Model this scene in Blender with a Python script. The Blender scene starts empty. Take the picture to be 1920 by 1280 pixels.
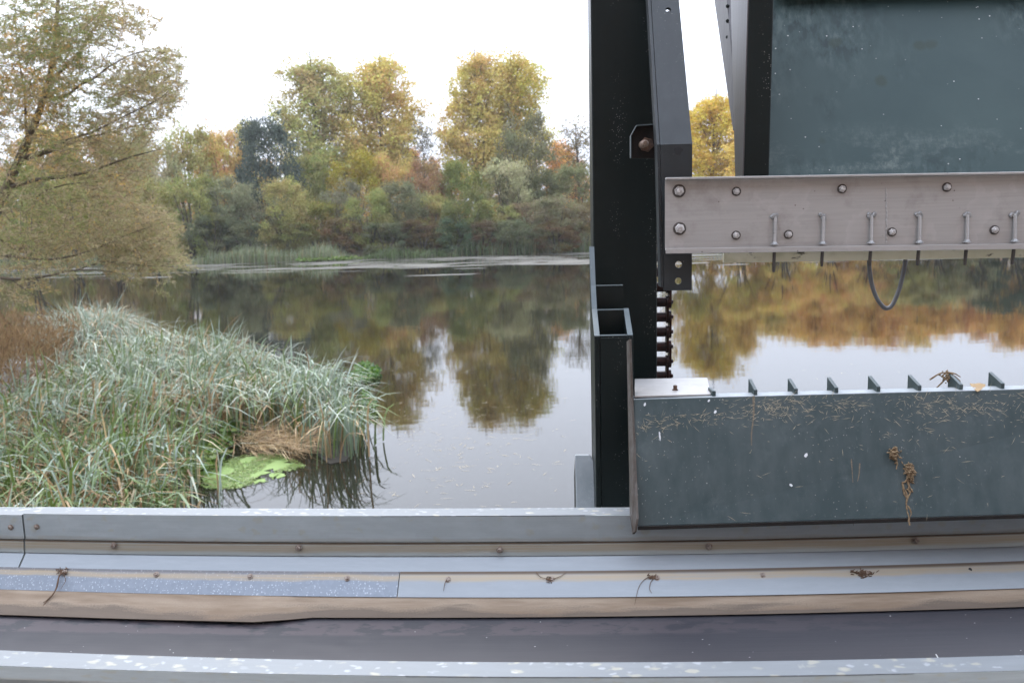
import bpy, math, random
import numpy as np
from mathutils import Vector, Matrix
R = math.radians
scn = bpy.context.scene
COL = scn.collection
rng = np.random.default_rng(7)
random.seed(7)

# ------------------------------------------------------------------ camera
FPX, PITCH, ROLL, CAMZ = 1550.0, R(8.3), R(1.5), 4.0
CAM = Vector((0, 0, CAMZ))
fw = Vector((0, math.cos(PITCH), -math.sin(PITCH)))
rt0 = Vector((1, 0, 0)); up0 = rt0.cross(fw)
rt = rt0 * math.cos(ROLL) - up0 * math.sin(ROLL)
up = rt0 * math.sin(ROLL) + up0 * math.cos(ROLL)
cam = bpy.data.cameras.new('camera'); camo = bpy.data.objects.new('camera', cam); COL.objects.link(camo)
camo.matrix_world = Matrix(((rt.x, up.x, -fw.x, CAM.x), (rt.y, up.y, -fw.y, CAM.y), (rt.z, up.z, -fw.z, CAM.z), (0, 0, 0, 1)))
cam.sensor_width = 36; cam.lens = 36 * FPX / 1920
cam.clip_start = 0.05; cam.clip_end = 8000
cam.dof.use_dof = True; cam.dof.focus_distance = 2.25; cam.dof.aperture_fstop = 6.6
scn.camera = camo

# ------------------------------------------------------------------ sky, sun, exposure
SUN_EL, SUN_AZ = R(44), R(-20)          # soft sun behind the overcast, beyond the river and a little to the left
w = bpy.data.worlds.new('World'); scn.world = w; w.use_nodes = True
nt = w.node_tree; N = nt.nodes; L = nt.links
bg = N['Background']; sky = N.new('ShaderNodeTexSky'); sky.sky_type = 'NISHITA'; sky.sun_disc = False
sky.sun_elevation = SUN_EL; sky.sun_rotation = SUN_AZ; sky.dust_density = 6; sky.air_density = 1.2
hs = N.new('ShaderNodeHueSaturation'); hs.inputs['Saturation'].default_value = 0.16
mx = N.new('ShaderNodeMix'); mx.data_type = 'RGBA'; mx.inputs[0].default_value = 0.85
# overcast: the cloud deck is about three times brighter overhead than near the horizon
tc = N.new('ShaderNodeTexCoord'); sx = N.new('ShaderNodeSeparateXYZ'); L.new(tc.outputs['Generated'], sx.inputs[0])
mr = N.new('ShaderNodeMapRange'); mr.inputs['From Min'].default_value = 0; mr.inputs['From Max'].default_value = .38
mr.inputs['To Min'].default_value = 4.3; mr.inputs['To Max'].default_value = 13.8; L.new(sx.outputs[2], mr.inputs['Value'])
cl_ = N.new('ShaderNodeVectorMath'); cl_.operation = 'SCALE'; cl_.inputs[0].default_value = (.885, .968, 1.155); L.new(mr.outputs[0], cl_.inputs['Scale'])
L.new(cl_.outputs[0], mx.inputs[7])
L.new(sky.outputs[0], hs.inputs['Color']); L.new(hs.outputs[0], mx.inputs[6]); L.new(mx.outputs[2], bg.inputs[0])
bg.inputs[1].default_value = 0.12
sd = bpy.data.lights.new('sun', 'SUN'); sd.energy = 0.9; sd.angle = R(40); sd.color = (1, .96, .9)
so = bpy.data.objects.new('sun', sd); COL.objects.link(so)
so.rotation_euler = (SUN_EL - R(90), 0, -SUN_AZ)
so.location = (0, 5, 20)
scn.view_settings.view_transform = 'Standard'; scn.view_settings.look = 'None'
scn.view_settings.exposure = 1.07; scn.view_settings.gamma = 1.0
try:
    scn.cycles.use_denoising = True; scn.cycles.max_bounces = 7; scn.cycles.transparent_max_bounces = 8
    scn.cycles.sample_clamp_indirect = 6; scn.cycles.caustics_reflective = False; scn.cycles.caustics_refractive = False
    scn.cycles.use_adaptive_sampling = True; scn.cycles.adaptive_threshold = 0.015
except Exception:
    pass

# ------------------------------------------------------------------ geometry helpers
PHI = R(3.1)
UH = Vector((math.cos(PHI), -math.sin(PHI), 0)); VH = Vector((math.sin(PHI), math.cos(PHI), 0)); ZH = Vector((0, 0, 1))
def ray(px, py): return fw + rt * ((px - 960) / FPX) + up * ((640 - py) / FPX)
def PV(px, py, v):
    d = ray(px, py); return CAM + d * (v / d.dot(VH))
def PZ(px, py, z):
    d = ray(px, py); return CAM + d * ((z - CAMZ) / d.z)
def PY(px, py, y):
    d = ray(px, py); return CAM + d * (y / d.y)
def W(u, v, z): return UH * u + VH * v + ZH * z
def uu(p): return p.dot(UH)
def vv(p): return p.dot(VH)

class MB:
    def __init__(s): s.v = []; s.f = []; s.uv = []
    def add(s, vs, fs, uvs=None):
        o = len(s.v); s.v += [tuple(p) for p in vs]; s.f += [tuple(o + i for i in f) for f in fs]
        s.uv += [tuple(q) for q in (uvs if uvs is not None else [(0, 0)] * len(vs))]
    def prism(s, pts, d):
        n = len(pts); d = Vector(d); a = [Vector(p) for p in pts]
        s.add(a + [p + d for p in a], [tuple(range(n))[::-1], tuple(range(n, 2 * n))] + [(i, (i + 1) % n, n + (i + 1) % n, n + i) for i in range(n)])
    def box(s, u0, u1, v0, v1, z0, z1):
        s.prism([W(u0, v0, z0), W(u1, v0, z0), W(u1, v0, z1), W(u0, v0, z1)], VH * (v1 - v0))
    def tube(s, pts, rad, n=8, cap=True):
        pts = [Vector(p) for p in pts]; m = len(pts)
        rr = list(rad) if hasattr(rad, '__len__') else [rad] * m
        vs = []; prev = None
        for i, p in enumerate(pts):
            t = (pts[min(i + 1, m - 1)] - pts[max(i - 1, 0)]).normalized()
            a = prev if prev is not None else (Vector((0, 0, 1)) if abs(t.z) < .9 else Vector((1, 0, 0)))
            x = (a - t * a.dot(t)).normalized(); y = t.cross(x); prev = x
            for k in range(n):
                c = 2 * math.pi * k / n; vs.append(p + (x * math.cos(c) + y * math.sin(c)) * rr[i])
        fs = [(i * n + k, i * n + (k + 1) % n, (i + 1) * n + (k + 1) % n, (i + 1) * n + k) for i in range(m - 1) for k in range(n)]
        if cap: fs += [tuple(range(n))[::-1], tuple(range((m - 1) * n, m * n))]
        s.add(vs, fs)
    def lathe(s, c, ax, prof, n=16):
        ax = Vector(ax).normalized(); x = ax.orthogonal().normalized(); y = ax.cross(x)
        vs = [c + ax * h + (x * math.cos(2 * math.pi * k / n) + y * math.sin(2 * math.pi * k / n)) * r for r, h in prof for k in range(n)]
        m = len(prof)
        fs = [(i * n + k, i * n + (k + 1) % n, (i + 1) * n + (k + 1) % n, (i + 1) * n + k) for i in range(m - 1) for k in range(n)]
        fs += [tuple(range(n))[::-1], tuple(range((m - 1) * n, m * n))]
        s.add(vs, fs)
    def build(s, name, mat, parent=None, bevel=0, smooth=False):
        me = bpy.data.meshes.new(name); me.from_pydata(s.v, [], s.f)
        if any(q != (0, 0) for q in s.uv):
            ul = me.uv_layers.new(name='UVMap')
            li = np.zeros(len(me.loops), dtype=np.int32); me.loops.foreach_get('vertex_index', li)
            ul.data.foreach_set('uv', np.array(s.uv, dtype=np.float32)[li].ravel())
        import bmesh
        bm = bmesh.new(); bm.from_mesh(me); bmesh.ops.recalc_face_normals(bm, faces=bm.faces); bm.to_mesh(me); bm.free()
        if smooth: me.polygons.foreach_set('use_smooth', [True] * len(me.polygons))
        me.materials.append(mat)
        o = bpy.data.objects.new(name, me); COL.objects.link(o)
        if parent is not None: o.parent = parent
        if bevel:
            b = o.modifiers.new('bevel', 'BEVEL'); b.width = bevel; b.segments = 2; b.limit_method = 'ANGLE'; b.angle_limit = R(40)
        return o

def quads_mesh(name, V, F, mat, tint=None, parent=None):
    """V (n,3), F (m,4) numpy -> one mesh object; tint (n,2) goes to a point attribute"""
    me = bpy.data.meshes.new(name)
    me.vertices.add(len(V)); me.vertices.foreach_set('co', np.asarray(V, np.float32).ravel())
    me.loops.add(len(F) * 4); me.loops.foreach_set('vertex_index', np.asarray(F, np.int32).ravel())
    me.polygons.add(len(F)); me.polygons.foreach_set('loop_start', np.arange(0, len(F) * 4, 4, dtype=np.int32))
    me.update(calc_edges=True)
    if tint is not None:
        a = me.attributes.new('tint', 'FLOAT_COLOR', 'POINT')
        c = np.ones((len(V), 4), np.float32); c[:, :tint.shape[1]] = tint; a.data.foreach_set('color', c.ravel())
    me.materials.append(mat)
    o = bpy.data.objects.new(name, me); COL.objects.link(o)
    if parent is not None: o.parent = parent
    return o

def empty(name, loc=(0, 0, 0)):
    o = bpy.data.objects.new(name, None); COL.objects.link(o); o.location = loc; o.empty_display_size = .2; return o
def tag(o, label, cat, group=None, kind=None):
    o['label'] = label; o['category'] = cat
    if group: o['group'] = group
    if kind: o['kind'] = kind
    return o
def at_base(root, loc):
    """move an Empty to loc while its (world-space) part meshes stay where they are"""
    root.location = loc
    M = Matrix.Translation(-Vector(loc))
    for c in root.children: c.matrix_parent_inverse = M

def unit(a): return a / np.maximum(np.linalg.norm(a, axis=1, keepdims=True), 1e-9)
def leaf_arrays(C, D, NRM, Lh, Wd):
    """diamond leaves: base at C, along D, flat against NRM"""
    D = unit(D); S = unit(np.cross(D, NRM)); n = len(C)
    Lh = np.asarray(Lh).reshape(-1, 1); Wd = np.asarray(Wd).reshape(-1, 1)
    V = np.stack([C, C + D * Lh * .45 + S * Wd * .5, C + D * Lh, C + D * Lh * .45 - S * Wd * .5], 1).reshape(-1, 3)
    return V, np.arange(n * 4).reshape(n, 4)

# ------------------------------------------------------------------ material helpers
class Mat:
    def __init__(s, name):
        s.m = bpy.data.materials.new(name); s.m.use_nodes = True; s.t = s.m.node_tree
        s.p = s.t.nodes['Principled BSDF']; s.out = s.t.nodes['Material Output']
    def n(s, t, **k):
        x = s.t.nodes.new('ShaderNode' + t)
        for a, b in k.items(): setattr(x, a, b)
        return x
    def l(s, a, b): s.t.links.new(a, b)
    def coord(s, kind='Object', scale=(1, 1, 1), rot=(0, 0, 0)):
        c = s.n('TexCoord'); m = s.n('Mapping'); m.inputs['Scale'].default_value = scale; m.inputs['Rotation'].default_value = rot
        s.l(c.outputs[kind], m.inputs[0]); return m.outputs[0]
    def noise(s, vec, scale, detail=4, rough=.55):
        x = s.n('TexNoise'); x.inputs['Scale'].default_value = scale; x.inputs['Detail'].default_value = detail; x.inputs['Roughness'].default_value = rough
        s.l(vec, x.inputs['Vector']); return x.outputs[0]
    def voro(s, vec, scale, feature='F1'):
        x = s.n('TexVoronoi'); x.feature = feature; x.inputs['Scale'].default_value = scale; s.l(vec, x.inputs['Vector']); return x
    def ramp(s, fac, stops, interp='LINEAR'):
        x = s.n('ValToRGB'); x.color_ramp.interpolation = interp; e = x.color_ramp.elements
        while len(e) < len(stops): e.new(.5)
        for q, (p, c) in zip(e, stops):
            q.position = p; q.color = (c, c, c, 1) if not hasattr(c, '__len__') else tuple(c) + (1,)
        s.l(fac, x.inputs[0]); return x.outputs[0]
    def mix(s, fac, a, b, mode='MIX'):
        x = s.n('Mix', data_type='RGBA', blend_type=mode)
        for sock, val in ((x.inputs[0], fac), (x.inputs[6], a), (x.inputs[7], b)):
            if hasattr(val, 'is_linked'): s.l(val, sock)
            elif hasattr(val, '__len__'): sock.default_value = tuple(val) + (1,)
            else: sock.default_value = val
        return x.outputs[2]
    def math(s, op, a, b=0.0, c=0.0):
        x = s.n('Math', operation=op)
        for sock, val in zip(x.inputs, (a, b, c)):
            if hasattr(val, 'is_linked'): s.l(val, sock)
            else: sock.default_value = val
        return x.outputs[0]
    def set(s, col=None, rough=None, metal=None, spec=None):
        for k, v in (('Base Color', col), ('Roughness', rough), ('Metallic', metal), ('Specular IOR Level', spec)):
            if v is None: continue
            i = s.p.inputs[k]
            if hasattr(v, 'is_linked'): s.l(v, i)
            elif hasattr(v, '__len__'): i.default_value = tuple(v) + (1,)
            else: i.default_value = v
        return s
    def bump(s, h, strength=.2, dist=.01):
        b = s.n('Bump'); b.inputs['Strength'].default_value = strength; b.inputs['Distance'].default_value = dist
        s.l(h, b.inputs['Height']); s.l(b.outputs[0], s.p.inputs['Normal']); return s

def paint(name, base, dust=(.10, .13, .14), amount=.35, rough=.3, specks=.5, spec=.5, wear=False):
    m = Mat(name); o = m.coord()
    big = m.noise(o, 3.0, 6, .65); fine = m.noise(o, 40, 5, .7)
    run = m.noise(m.coord(scale=(14, 14, 1.6)), 2.5, 4)
    f = m.math('MULTIPLY', m.ramp(m.math('ADD', m.math('MULTIPLY', big, .6), m.math('MULTIPLY', run, .4)), [(.38, 0), (.68, 1)]), amount)
    c = m.mix(f, base, dust)
    sc1 = m.math('MULTIPLY', m.ramp(m.noise(m.coord(scale=(70, 70, 5), rot=(0, R(14), 0)), 1.6, 5, .7), [(.60, 0), (.70, 1)]), m.ramp(m.noise(o, 4.5, 3), [(.45, 0), (.65, 1)]))
    c = m.mix(m.math('MULTIPLY', sc1, amount * .8), c, tuple(x * 1.5 + .012 for x in dust))
    cl = m.ramp(m.noise(o, 11, 6, .72), [(.56, 0), (.70, 1)]); c = m.mix(m.math('MULTIPLY', cl, amount * .55), c, tuple(x * 1.25 for x in dust))
    v = m.voro(o, 55); rnd = m.ramp(v.outputs['Color'], [(.72, 0), (.78, 1)])
    sp = m.math('MULTIPLY', m.ramp(m.math('ADD', v.outputs['Distance'], m.math('MULTIPLY', fine, .2)), [(.16, 1), (.22, 0)]), rnd)
    sp = m.math('MULTIPLY', sp, m.ramp(m.noise(o, 5, 3), [(.5, 0), (.62, 1)]))
    c = m.mix(m.math('MULTIPLY', sp, specks), c, (.42, .42, .40))
    v2 = m.voro(o, 170); sp2 = m.math('MULTIPLY', m.ramp(v2.outputs['Distance'], [(.15, 1), (.24, 0)]), m.ramp(v2.outputs['Color'], [(.72, 0), (.78, 1)]))
    sp2 = m.math('MULTIPLY', sp2, m.ramp(m.noise(o, 7, 4), [(.46, 0), (.58, 1)]))
    c = m.mix(m.math('MULTIPLY', sp2, specks), c, (.36, .36, .34))
    if wear:
        g = m.n('NewGeometry'); e = m.math('MULTIPLY', m.ramp(g.outputs['Pointiness'], [(.52, 0), (.60, 1)]), m.ramp(fine, [(.42, 0), (.6, 1)]))
        c = m.mix(m.math('MULTIPLY', e, .55), c, (.20, .19, .18))
    m.set(c, m.math('ADD', rough, m.math('MULTIPLY', fine, .22)), 0, spec)
    m.bump(m.math('ADD', big, m.math('MULTIPLY', fine, .25)), .10, .004)
    return m.m

M = {}
M['paint'] = paint('dark_green_paint', (.0020, .0058, .0056), (.008, .014, .014), .35, .30, .6, .28)
M['chute'] = paint('dusty_green_paint', (.027, .047, .050), (.095, .115, .117), .55, .34, .8, .5)

def teal_panel():
    m = Mat('smeared_teal_paint'); o = m.coord(); n0 = m.noise(o, 2.2, 5, .6)
    c = m.mix(m.ramp(n0, [(.3, 0), (.7, 1)]), (.029, .052, .053), (.049, .077, .075))
    # slanting wipe marks
    st = m.noise(m.coord(scale=(16, 16, 2.2), rot=(0, R(28), 0)), 2.2, 5, .62)
    msk = m.ramp(m.noise(o, 2.7, 3), [(.45, 0), (.62, 1)])
    c = m.mix(m.math('MULTIPLY', m.math('MULTIPLY', m.ramp(st, [(.51, 0), (.60, 1)]), msk), .85), c, (.014, .027, .029))
    c = m.mix(m.math('MULTIPLY', m.math('MULTIPLY', m.ramp(st, [(.38, 1), (.48, 0)]), msk), .5), c, (.10, .13, .125))
    v = m.voro(o, 9.0); d = m.math('MULTIPLY', m.ramp(m.math('ADD', v.outputs['Distance'], m.math('MULTIPLY', m.noise(o, 30, 3), .18)), [(.26, 1), (.33, 0)]), m.ramp(v.outputs['Color'], [(.58, 0), (.62, 1)]))
    c = m.mix(m.math('MULTIPLY', d, .6), c, (.026, .038, .026))
    v = m.voro(o, 62); sp = m.math('MULTIPLY', m.ramp(m.math('ADD', v.outputs['Distance'], m.math('MULTIPLY', m.noise(o, 90, 3), .16)), [(.17, 1), (.24, 0)]), m.ramp(v.outputs['Color'], [(.74, 0), (.78, 1)]))
    c = m.mix(m.math('MULTIPLY', m.math('MULTIPLY', sp, m.ramp(m.noise(o, 4, 2), [(.42, 0), (.56, 1)])), .85), c, (.52, .52, .50))
    # pale rubbed patches low on the panel
    g = m.n('SeparateXYZ'); m.l(o, g.inputs[0])
    lowm = m.math('MINIMUM', m.math('MAXIMUM', m.math('MULTIPLY', m.math('SUBTRACT', 4.27, g.outputs[2]), 9), 0), 1)
    rub = m.math('MULTIPLY', m.math('MULTIPLY', m.ramp(m.noise(m.coord(scale=(1, 1, 2.2)), 4, 9, .75), [(.50, 0), (.72, 1)]), m.ramp(m.noise(m.coord(scale=(40, 40, 9), rot=(0, R(12), 0)), 2, 6, .7), [(.40, .15), (.65, 1)])), lowm)
    c = m.mix(m.math('MULTIPLY', rub, .75), c, (.20, .23, .21))
    m.set(c, m.math('ADD', .30, m.math('MULTIPLY', n0, .2)), 0, .22); m.bump(n0, .06, .004)
    return m.m
M['teal'] = teal_panel()

def galv(name, tan=0.0, tan_at=.35, tan_w=.2, spangle=0.0, base=(.36, .39, .42), metal=.55, rough=.46, spots=0.0, streak=.5, seam=0.0):
    """galvanised sheet; UV.x = metres along, UV.y = 0 (upper edge) .. 1 (lower edge)"""
    m = Mat(name); o = m.coord('UV'); sep = m.n('SeparateXYZ'); m.l(o, sep.inputs[0]); s_, t_ = sep.outputs[0], sep.outputs[1]
    brush = m.noise(m.coord('UV', scale=(1.3, 34, 1)), 3, 6, .65); blot = m.noise(m.coord('UV', scale=(5, 1.3, 1)), 2.2, 5, .6)
    c = m.mix(m.math('MULTIPLY', m.ramp(brush, [(.3, 0), (.7, 1)]), streak), base, tuple(x * .66 for x in base))
    c = m.mix(m.math('MULTIPLY', m.ramp(blot, [(.45, 0), (.75, 1)]), .35), c, tuple(min(1, x * 1.28) for x in base))
    if spangle:
        v = m.voro(m.coord('UV', scale=(95, 5.0, 1)), 1.0); c = m.mix(m.math('MULTIPLY', m.ramp(v.outputs['Color'], [(.2, 0), (.9, 1)]), .35), c, (.14, .165, .195))
        wv = m.n('Mix', data_type='RGBA', blend_type='ADD'); wv.inputs[0].default_value = .9; m.l(m.coord('UV', scale=(190, 11, 1)), wv.inputs[6]); nz = m.n('TexNoise'); nz.inputs['Scale'].default_value = 1.4; m.l(m.coord('UV', scale=(190, 11, 1)), nz.inputs[0]); m.l(nz.outputs[1], wv.inputs[7])
        v = m.voro(wv.outputs[2], 1.0)
        sp = m.math('MULTIPLY', m.ramp(v.outputs['Distance'], [(.22, 1), (.42, 0)]), m.ramp(v.outputs['Color'], [(.5, 0), (.6, 1)]))
        c = m.mix(m.math('MULTIPLY', sp, spangle), c, (.40, .43, .47))
    if spots:
        def warp(sc, amt):
            q = m.coord('UV', scale=sc); x = m.n('Mix', data_type='RGBA', blend_type='ADD'); x.inputs[0].default_value = amt; z = m.n('TexNoise'); z.inputs['Scale'].default_value = 1.7; z.inputs['Detail'].default_value = 5; m.l(q, z.inputs[0]); m.l(q, x.inputs[6]); m.l(z.outputs[1], x.inputs[7]); return x.outputs[2]
        v = m.voro(warp((27, 2.2, 1), 1.3), 1.0)
        sp = m.math('MULTIPLY', m.ramp(m.math('ADD', v.outputs['Distance'], m.math('MULTIPLY', blot, .2)), [(.30, 1), (.46, 0)]), m.ramp(v.outputs['Color'], [(.45, 0), (.6, 1)]))
        c = m.mix(m.math('MULTIPLY', sp, spots), c, (.44, .41, .29))
        v = m.voro(warp((43, 3.1, 1), 1.2), 1.0)
        sp = m.math('MULTIPLY', m.ramp(v.outputs['Distance'], [(.20, 1), (.34, 0)]), m.ramp(v.outputs['Color'], [(.52, 0), (.62, 1)]))
        c = m.mix(m.math('MULTIPLY', sp, spots), c, (.42, .44, .46))
        drip = m.math('MULTIPLY', m.ramp(m.noise(m.coord('UV', scale=(42, .9, 1)), 1.0, 3), [(.62, 0), (.70, 1)]), m.ramp(m.noise(o, 2.3, 3), [(.5, 0), (.62, 1)]))
        c = m.mix(m.math('MULTIPLY', drip, spots * .8), c, (.36, .36, .31))
    if tan:
        wob = m.math('MULTIPLY', m.math('SUBTRACT', m.noise(m.coord('UV', scale=(3.2, .4, 1)), 1.6, 4), .5), .28)
        d = m.math('ABSOLUTE', m.math('SUBTRACT', m.math('ADD', t_, wob), tan_at))
        band = m.math('SUBTRACT', 1.0, m.math('MULTIPLY', d, 1 / tan_w)); band = m.math('MINIMUM', m.math('MAXIMUM', m.math('MULTIPLY', band, 1.8), 0), 1)
        band = m.math('MULTIPLY', band, m.math('ADD', .55, m.math('MULTIPLY', m.ramp(m.noise(m.coord('UV', scale=(2, 8, 1)), 2, 4), [(.35, 0), (.6, 1)]), .45)))
        c = m.mix(m.math('MULTIPLY', band, tan), c, (.33, .265, .175))
    if seam:   # brown dirt lying along the upper seam, heavier to the right
        k = m.math('MULTIPLY', m.math('SUBTRACT', .16, t_), 12); k = m.math('MINIMUM', m.math('MAXIMUM', k, 0), 1)
        r_ = m.math('MINIMUM', m.math('MAXIMUM', m.math('ADD', m.math('MULTIPLY', s_, .55), m.math('ADD', .25, m.math('MULTIPLY', m.math('SUBTRACT', m.noise(m.coord('UV', scale=(3, .1, 1)), 2, 4), .5), 2.2))), 0), 1)
        c = m.mix(m.math('MULTIPLY', m.math('MULTIPLY', k, r_), seam), c, (.085, .055, .032))
    m.set(c, m.math('ADD', rough, m.math('MULTIPLY', blot, .15)), metal, .5); m.bump(m.math('ADD', brush, blot), .05, .002)
    return m.m
M['flange'] = galv('galvanised_flange', base=(.165, .18, .192), spots=.36, metal=.35, rough=.5)
M['web'] = galv('galvanised_web', base=(.47, .52, .53), spots=.34, metal=.5, rough=.42, tan=.35, tan_at=1.0, tan_w=.16)
M['lip'] = galv('galvanised_lip', base=(.40, .43, .42), tan=.85, tan_at=.42, tan_w=.42, metal=.5, seam=.95)
M['slope'] = galv('galvanised_slope', base=(.25, .272, .29), metal=.45, rough=.42, streak=.35)
M['strip_old'] = galv('spangled_strip', base=(.20, .225, .26), tan=.85, tan_at=.24, tan_w=.17, spangle=.75, metal=.45, streak=.15, seam=.5)
M['strip_new'] = galv('plain_strip', base=(.25, .272, .29), tan=.85, tan_at=.24, tan_w=.20, metal=.45, streak=.3, seam=.9)

def skirt_mat():
    m = Mat('dirty_rubber_skirt'); o = m.coord('UV'); sep = m.n('SeparateXYZ'); m.l(o, sep.inputs[0]); t_ = sep.outputs[1]
    a = m.noise(m.coord('UV', scale=(2.2, 1.2, 1)), 1.7, 5, .55); b = m.noise(m.coord('UV', scale=(2.5, 22, 1)), 2, 5)
    fine = m.noise(m.coord('UV', scale=(60, 6, 1)), 4, 4)
    c = m.mix(m.ramp(a, [(.35, 0), (.6, 1)]), (.215, .158, .110), (.345, .275, .205))
    edge = m.math('ADD', t_, m.math('MULTIPLY', m.math('SUBTRACT', a, .5), 1.9))
    c = m.mix(m.math('MULTIPLY', m.ramp(m.math('ADD', edge, m.math('MULTIPLY', m.math('SUBTRACT', fine, .5), .35)), [(.52, 0), (.80, 1)]), .75), c, (.090, .072, .060))
    c = m.mix(m.math('MULTIPLY', m.ramp(b, [(.50, 0), (.75, 1)]), .18), c, (.12, .095, .08))
    c = m.mix(m.math('MULTIPLY', fine, .25), c, (.12, .088, .064))
    k = m.math('MULTIPLY', m.math('SUBTRACT', .14, t_), 9); k = m.math('MINIMUM', m.math('MAXIMUM', k, 0), 1)
    c = m.mix(m.math('MULTIPLY', k, .5), c, (.09, .063, .042))
    m.set(c, .8, 0, .25); m.bump(fine, .08, .002); return m.m
M['skirt'] = skirt_mat()
def belt_mat():
    m = Mat('worn_conveyor_belt'); o = m.coord('UV'); sep = m.n('SeparateXYZ'); m.l(o, sep.inputs[0]); s_, t_ = sep.outputs[0], sep.outputs[1]
    a = m.noise(m.coord('UV', scale=(5, 2.2, 1)), 2.4, 6, .62); b = m.noise(m.coord('UV', scale=(1.2, 26, 1)), 2.5, 5); f = m.noise(m.coord('UV', scale=(150, 40, 1)), 2, 2)
    c = m.mix(m.ramp(b, [(.3, 0), (.7, 1)]), (.018, .018, .024), (.028, .027, .033))
    band = m.math('MULTIPLY', m.ramp(t_, [(.04, 0), (.10, 1), (.36, 1), (.42, 0)]), m.ramp(a, [(.44, 0), (.50, 1)]))
    fall = m.math('MINIMUM', m.math('MAXIMUM', m.math('SUBTRACT', 1.85, m.math('MULTIPLY', s_, .58)), .12), 1)
    c = m.mix(m.math('MULTIPLY', m.math('MULTIPLY', band, fall), .75), c, (.070, .055, .060))
    low = m.ramp(t_, [(.55, 0), (1.0, 1)]); c = m.mix(m.math('MULTIPLY', m.math('MULTIPLY', low, m.ramp(a, [(.3, .3), (.7, 1)])), .45), c, (.058, .051, .053))
    v = m.voro(m.coord('UV', scale=(26, 9, 1)), 1.0); sp = m.math('MULTIPLY', m.ramp(v.outputs['Distance'], [(.035, 1), (.06, 0)]), m.ramp(v.outputs['Color'], [(.6, 0), (.62, 1)]))
    c = m.mix(m.math('MULTIPLY', sp, .8), c, (.5, .5, .48))
    m.set(c, m.math('ADD', .42, m.math('MULTIPLY', a, .2)), 0, .45); m.bump(f, .12, .001); return m.m
M['belt'] = belt_mat()

def stainless():
    m = Mat('stainless_steel'); o = m.coord()
    br = m.noise(m.coord(scale=(2, 2, 60)), 3, 5); bl = m.noise(o, 5, 4, .6)
    c = m.mix(m.ramp(br, [(.3, 0), (.7, 1)]), (.43, .42, .405), (.385, .373, .36))
    halo = m.ramp(bl, [(.50, 0), (.515, 1), (.58, .2)]); c = m.mix(m.math('MULTIPLY', halo, .35), c, (.50, .48, .47))
    c = m.mix(m.math('MULTIPLY', m.ramp(m.noise(o, 9, 5, .7), [(.55, 0), (.75, 1)]), .35), c, (.14, .115, .105))
    v = m.voro(o, 45); sp = m.math('MULTIPLY', m.ramp(v.outputs['Distance'], [(.06, 1), (.11, 0)]), m.ramp(v.outputs['Color'], [(.7, 0), (.75, 1)]))
    c = m.mix(m.math('MULTIPLY', sp, .7), c, (.08, .06, .05))
    m.set(c, m.math('ADD', .40, m.math('MULTIPLY', br, .16)), .55, .5); m.bump(m.math('ADD', br, bl), .05, .002); return m.m
M['stainless'] = stainless()
def simple(name, col, rough=.5, metal=0.0, var=.3, scale=30, spec=.5, dark=None):
    m = Mat(name); n0 = m.noise(m.coord(), scale, 5, .65)
    c = m.mix(m.math('MULTIPLY', m.ramp(n0, [(.35, 0), (.7, 1)]), min(1, var * 2)), col, dark or tuple(x * .5 for x in col))
    m.set(c, rough, metal, spec); m.bump(n0, .12, .003); return m.m
M['bolt'] = simple('bolt_steel', (.66, .64, .62), .3, .3, .35, 120, dark=(.10, .075, .06))
M['screw'] = simple('dirty_screw', (.36, .31, .265), .55, .4, .6, 160, dark=(.13, .08, .055))
M['rusty'] = simple('rusty_steel', (.14, .075, .045), .8, .1, .6, 90, dark=(.035, .02, .015))
M['darkrust'] = simple('greasy_rust', (.007, .0065, .0065), .6, 0, .5, 60, spec=.25, dark=(.018, .011, .008))
M['stud'] = simple('threaded_stud', (.26, .19, .14), .45, .4, .5, 200, dark=(.09, .055, .04))
M['tip'] = simple('grey_tip', (.085, .075, .068), .5, .3, .5, 80)
M['washer'] = simple('shadow_washer', (.11, .095, .085), .45, .3, .5, 120)  # washer steel, darkened to paint a shadow ring round each bolt
M['edge'] = simple('dark_edge_rubber', (.020, .016, .013), .7, 0, .5, 40)
M['chain'] = simple('oily_chain', (.014, .010, .010), .38, .5, .6, 60, dark=(.05, .016, .012))
M['wornedge'] = simple('worn_plate', (.10, .09, .08), .5, .4, .6, 40, dark=(.06, .045, .035))
M['greycast'] = paint('grey_green_plate', (.22, .25, .26), (.40, .42, .44), .6, .4, .5, .5)
M['armpaint'] = paint('grey_green_arm', (.011, .015, .017), (.030, .035, .038), .6, .32, .5, .45)
M['rim'] = paint('worn_lit_rim', (.07, .092, .10), (.15, .18, .19), .5, .35, .4, .5)  # top-lit edge highlight put into the paler, worn rim colour
M['board'] = None
def board():
    m = Mat('algae_board'); o = m.coord(); n0 = m.noise(m.coord(scale=(9, 9, 22)), 2.2, 5, .7)
    c = m.mix(m.ramp(m.noise(o, 14, 4), [(.3, 0), (.7, 1)]), (.80, .78, .62), (.66, .64, .46))
    c = m.mix(m.ramp(n0, [(.60, 0), (.68, 1)]), c, (.035, .030, .012)); c = m.mix(m.math('MULTIPLY', m.ramp(m.noise(o, 7, 3), [(.55, 0), (.7, 1)]), .5), c, (.16, .19, .06))
    m.set(c, .7); m.bump(n0, .2, .004); return m.m
M['board'] = board()
M['rubber'] = simple('black_rubber', (.012, .012, .013), .7, 0, .4, 40)
M['cable'] = simple('grey_cable', (.10, .105, .11), .35, 0, .3, 60)
M['weld'] = simple('weld_bead', (.34, .34, .335), .4, .5, .2, 120)
M['weed'] = simple('dried_weed', (.27, .195, .11), .9, 0, .7, 140, dark=(.10, .055, .028))
M['root'] = simple('dry_root', (.13, .075, .045), .9, 0, .6, 60)
M['straw'] = simple('straw', (.46, .395, .28), .9, 0, .3, 50)
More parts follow.
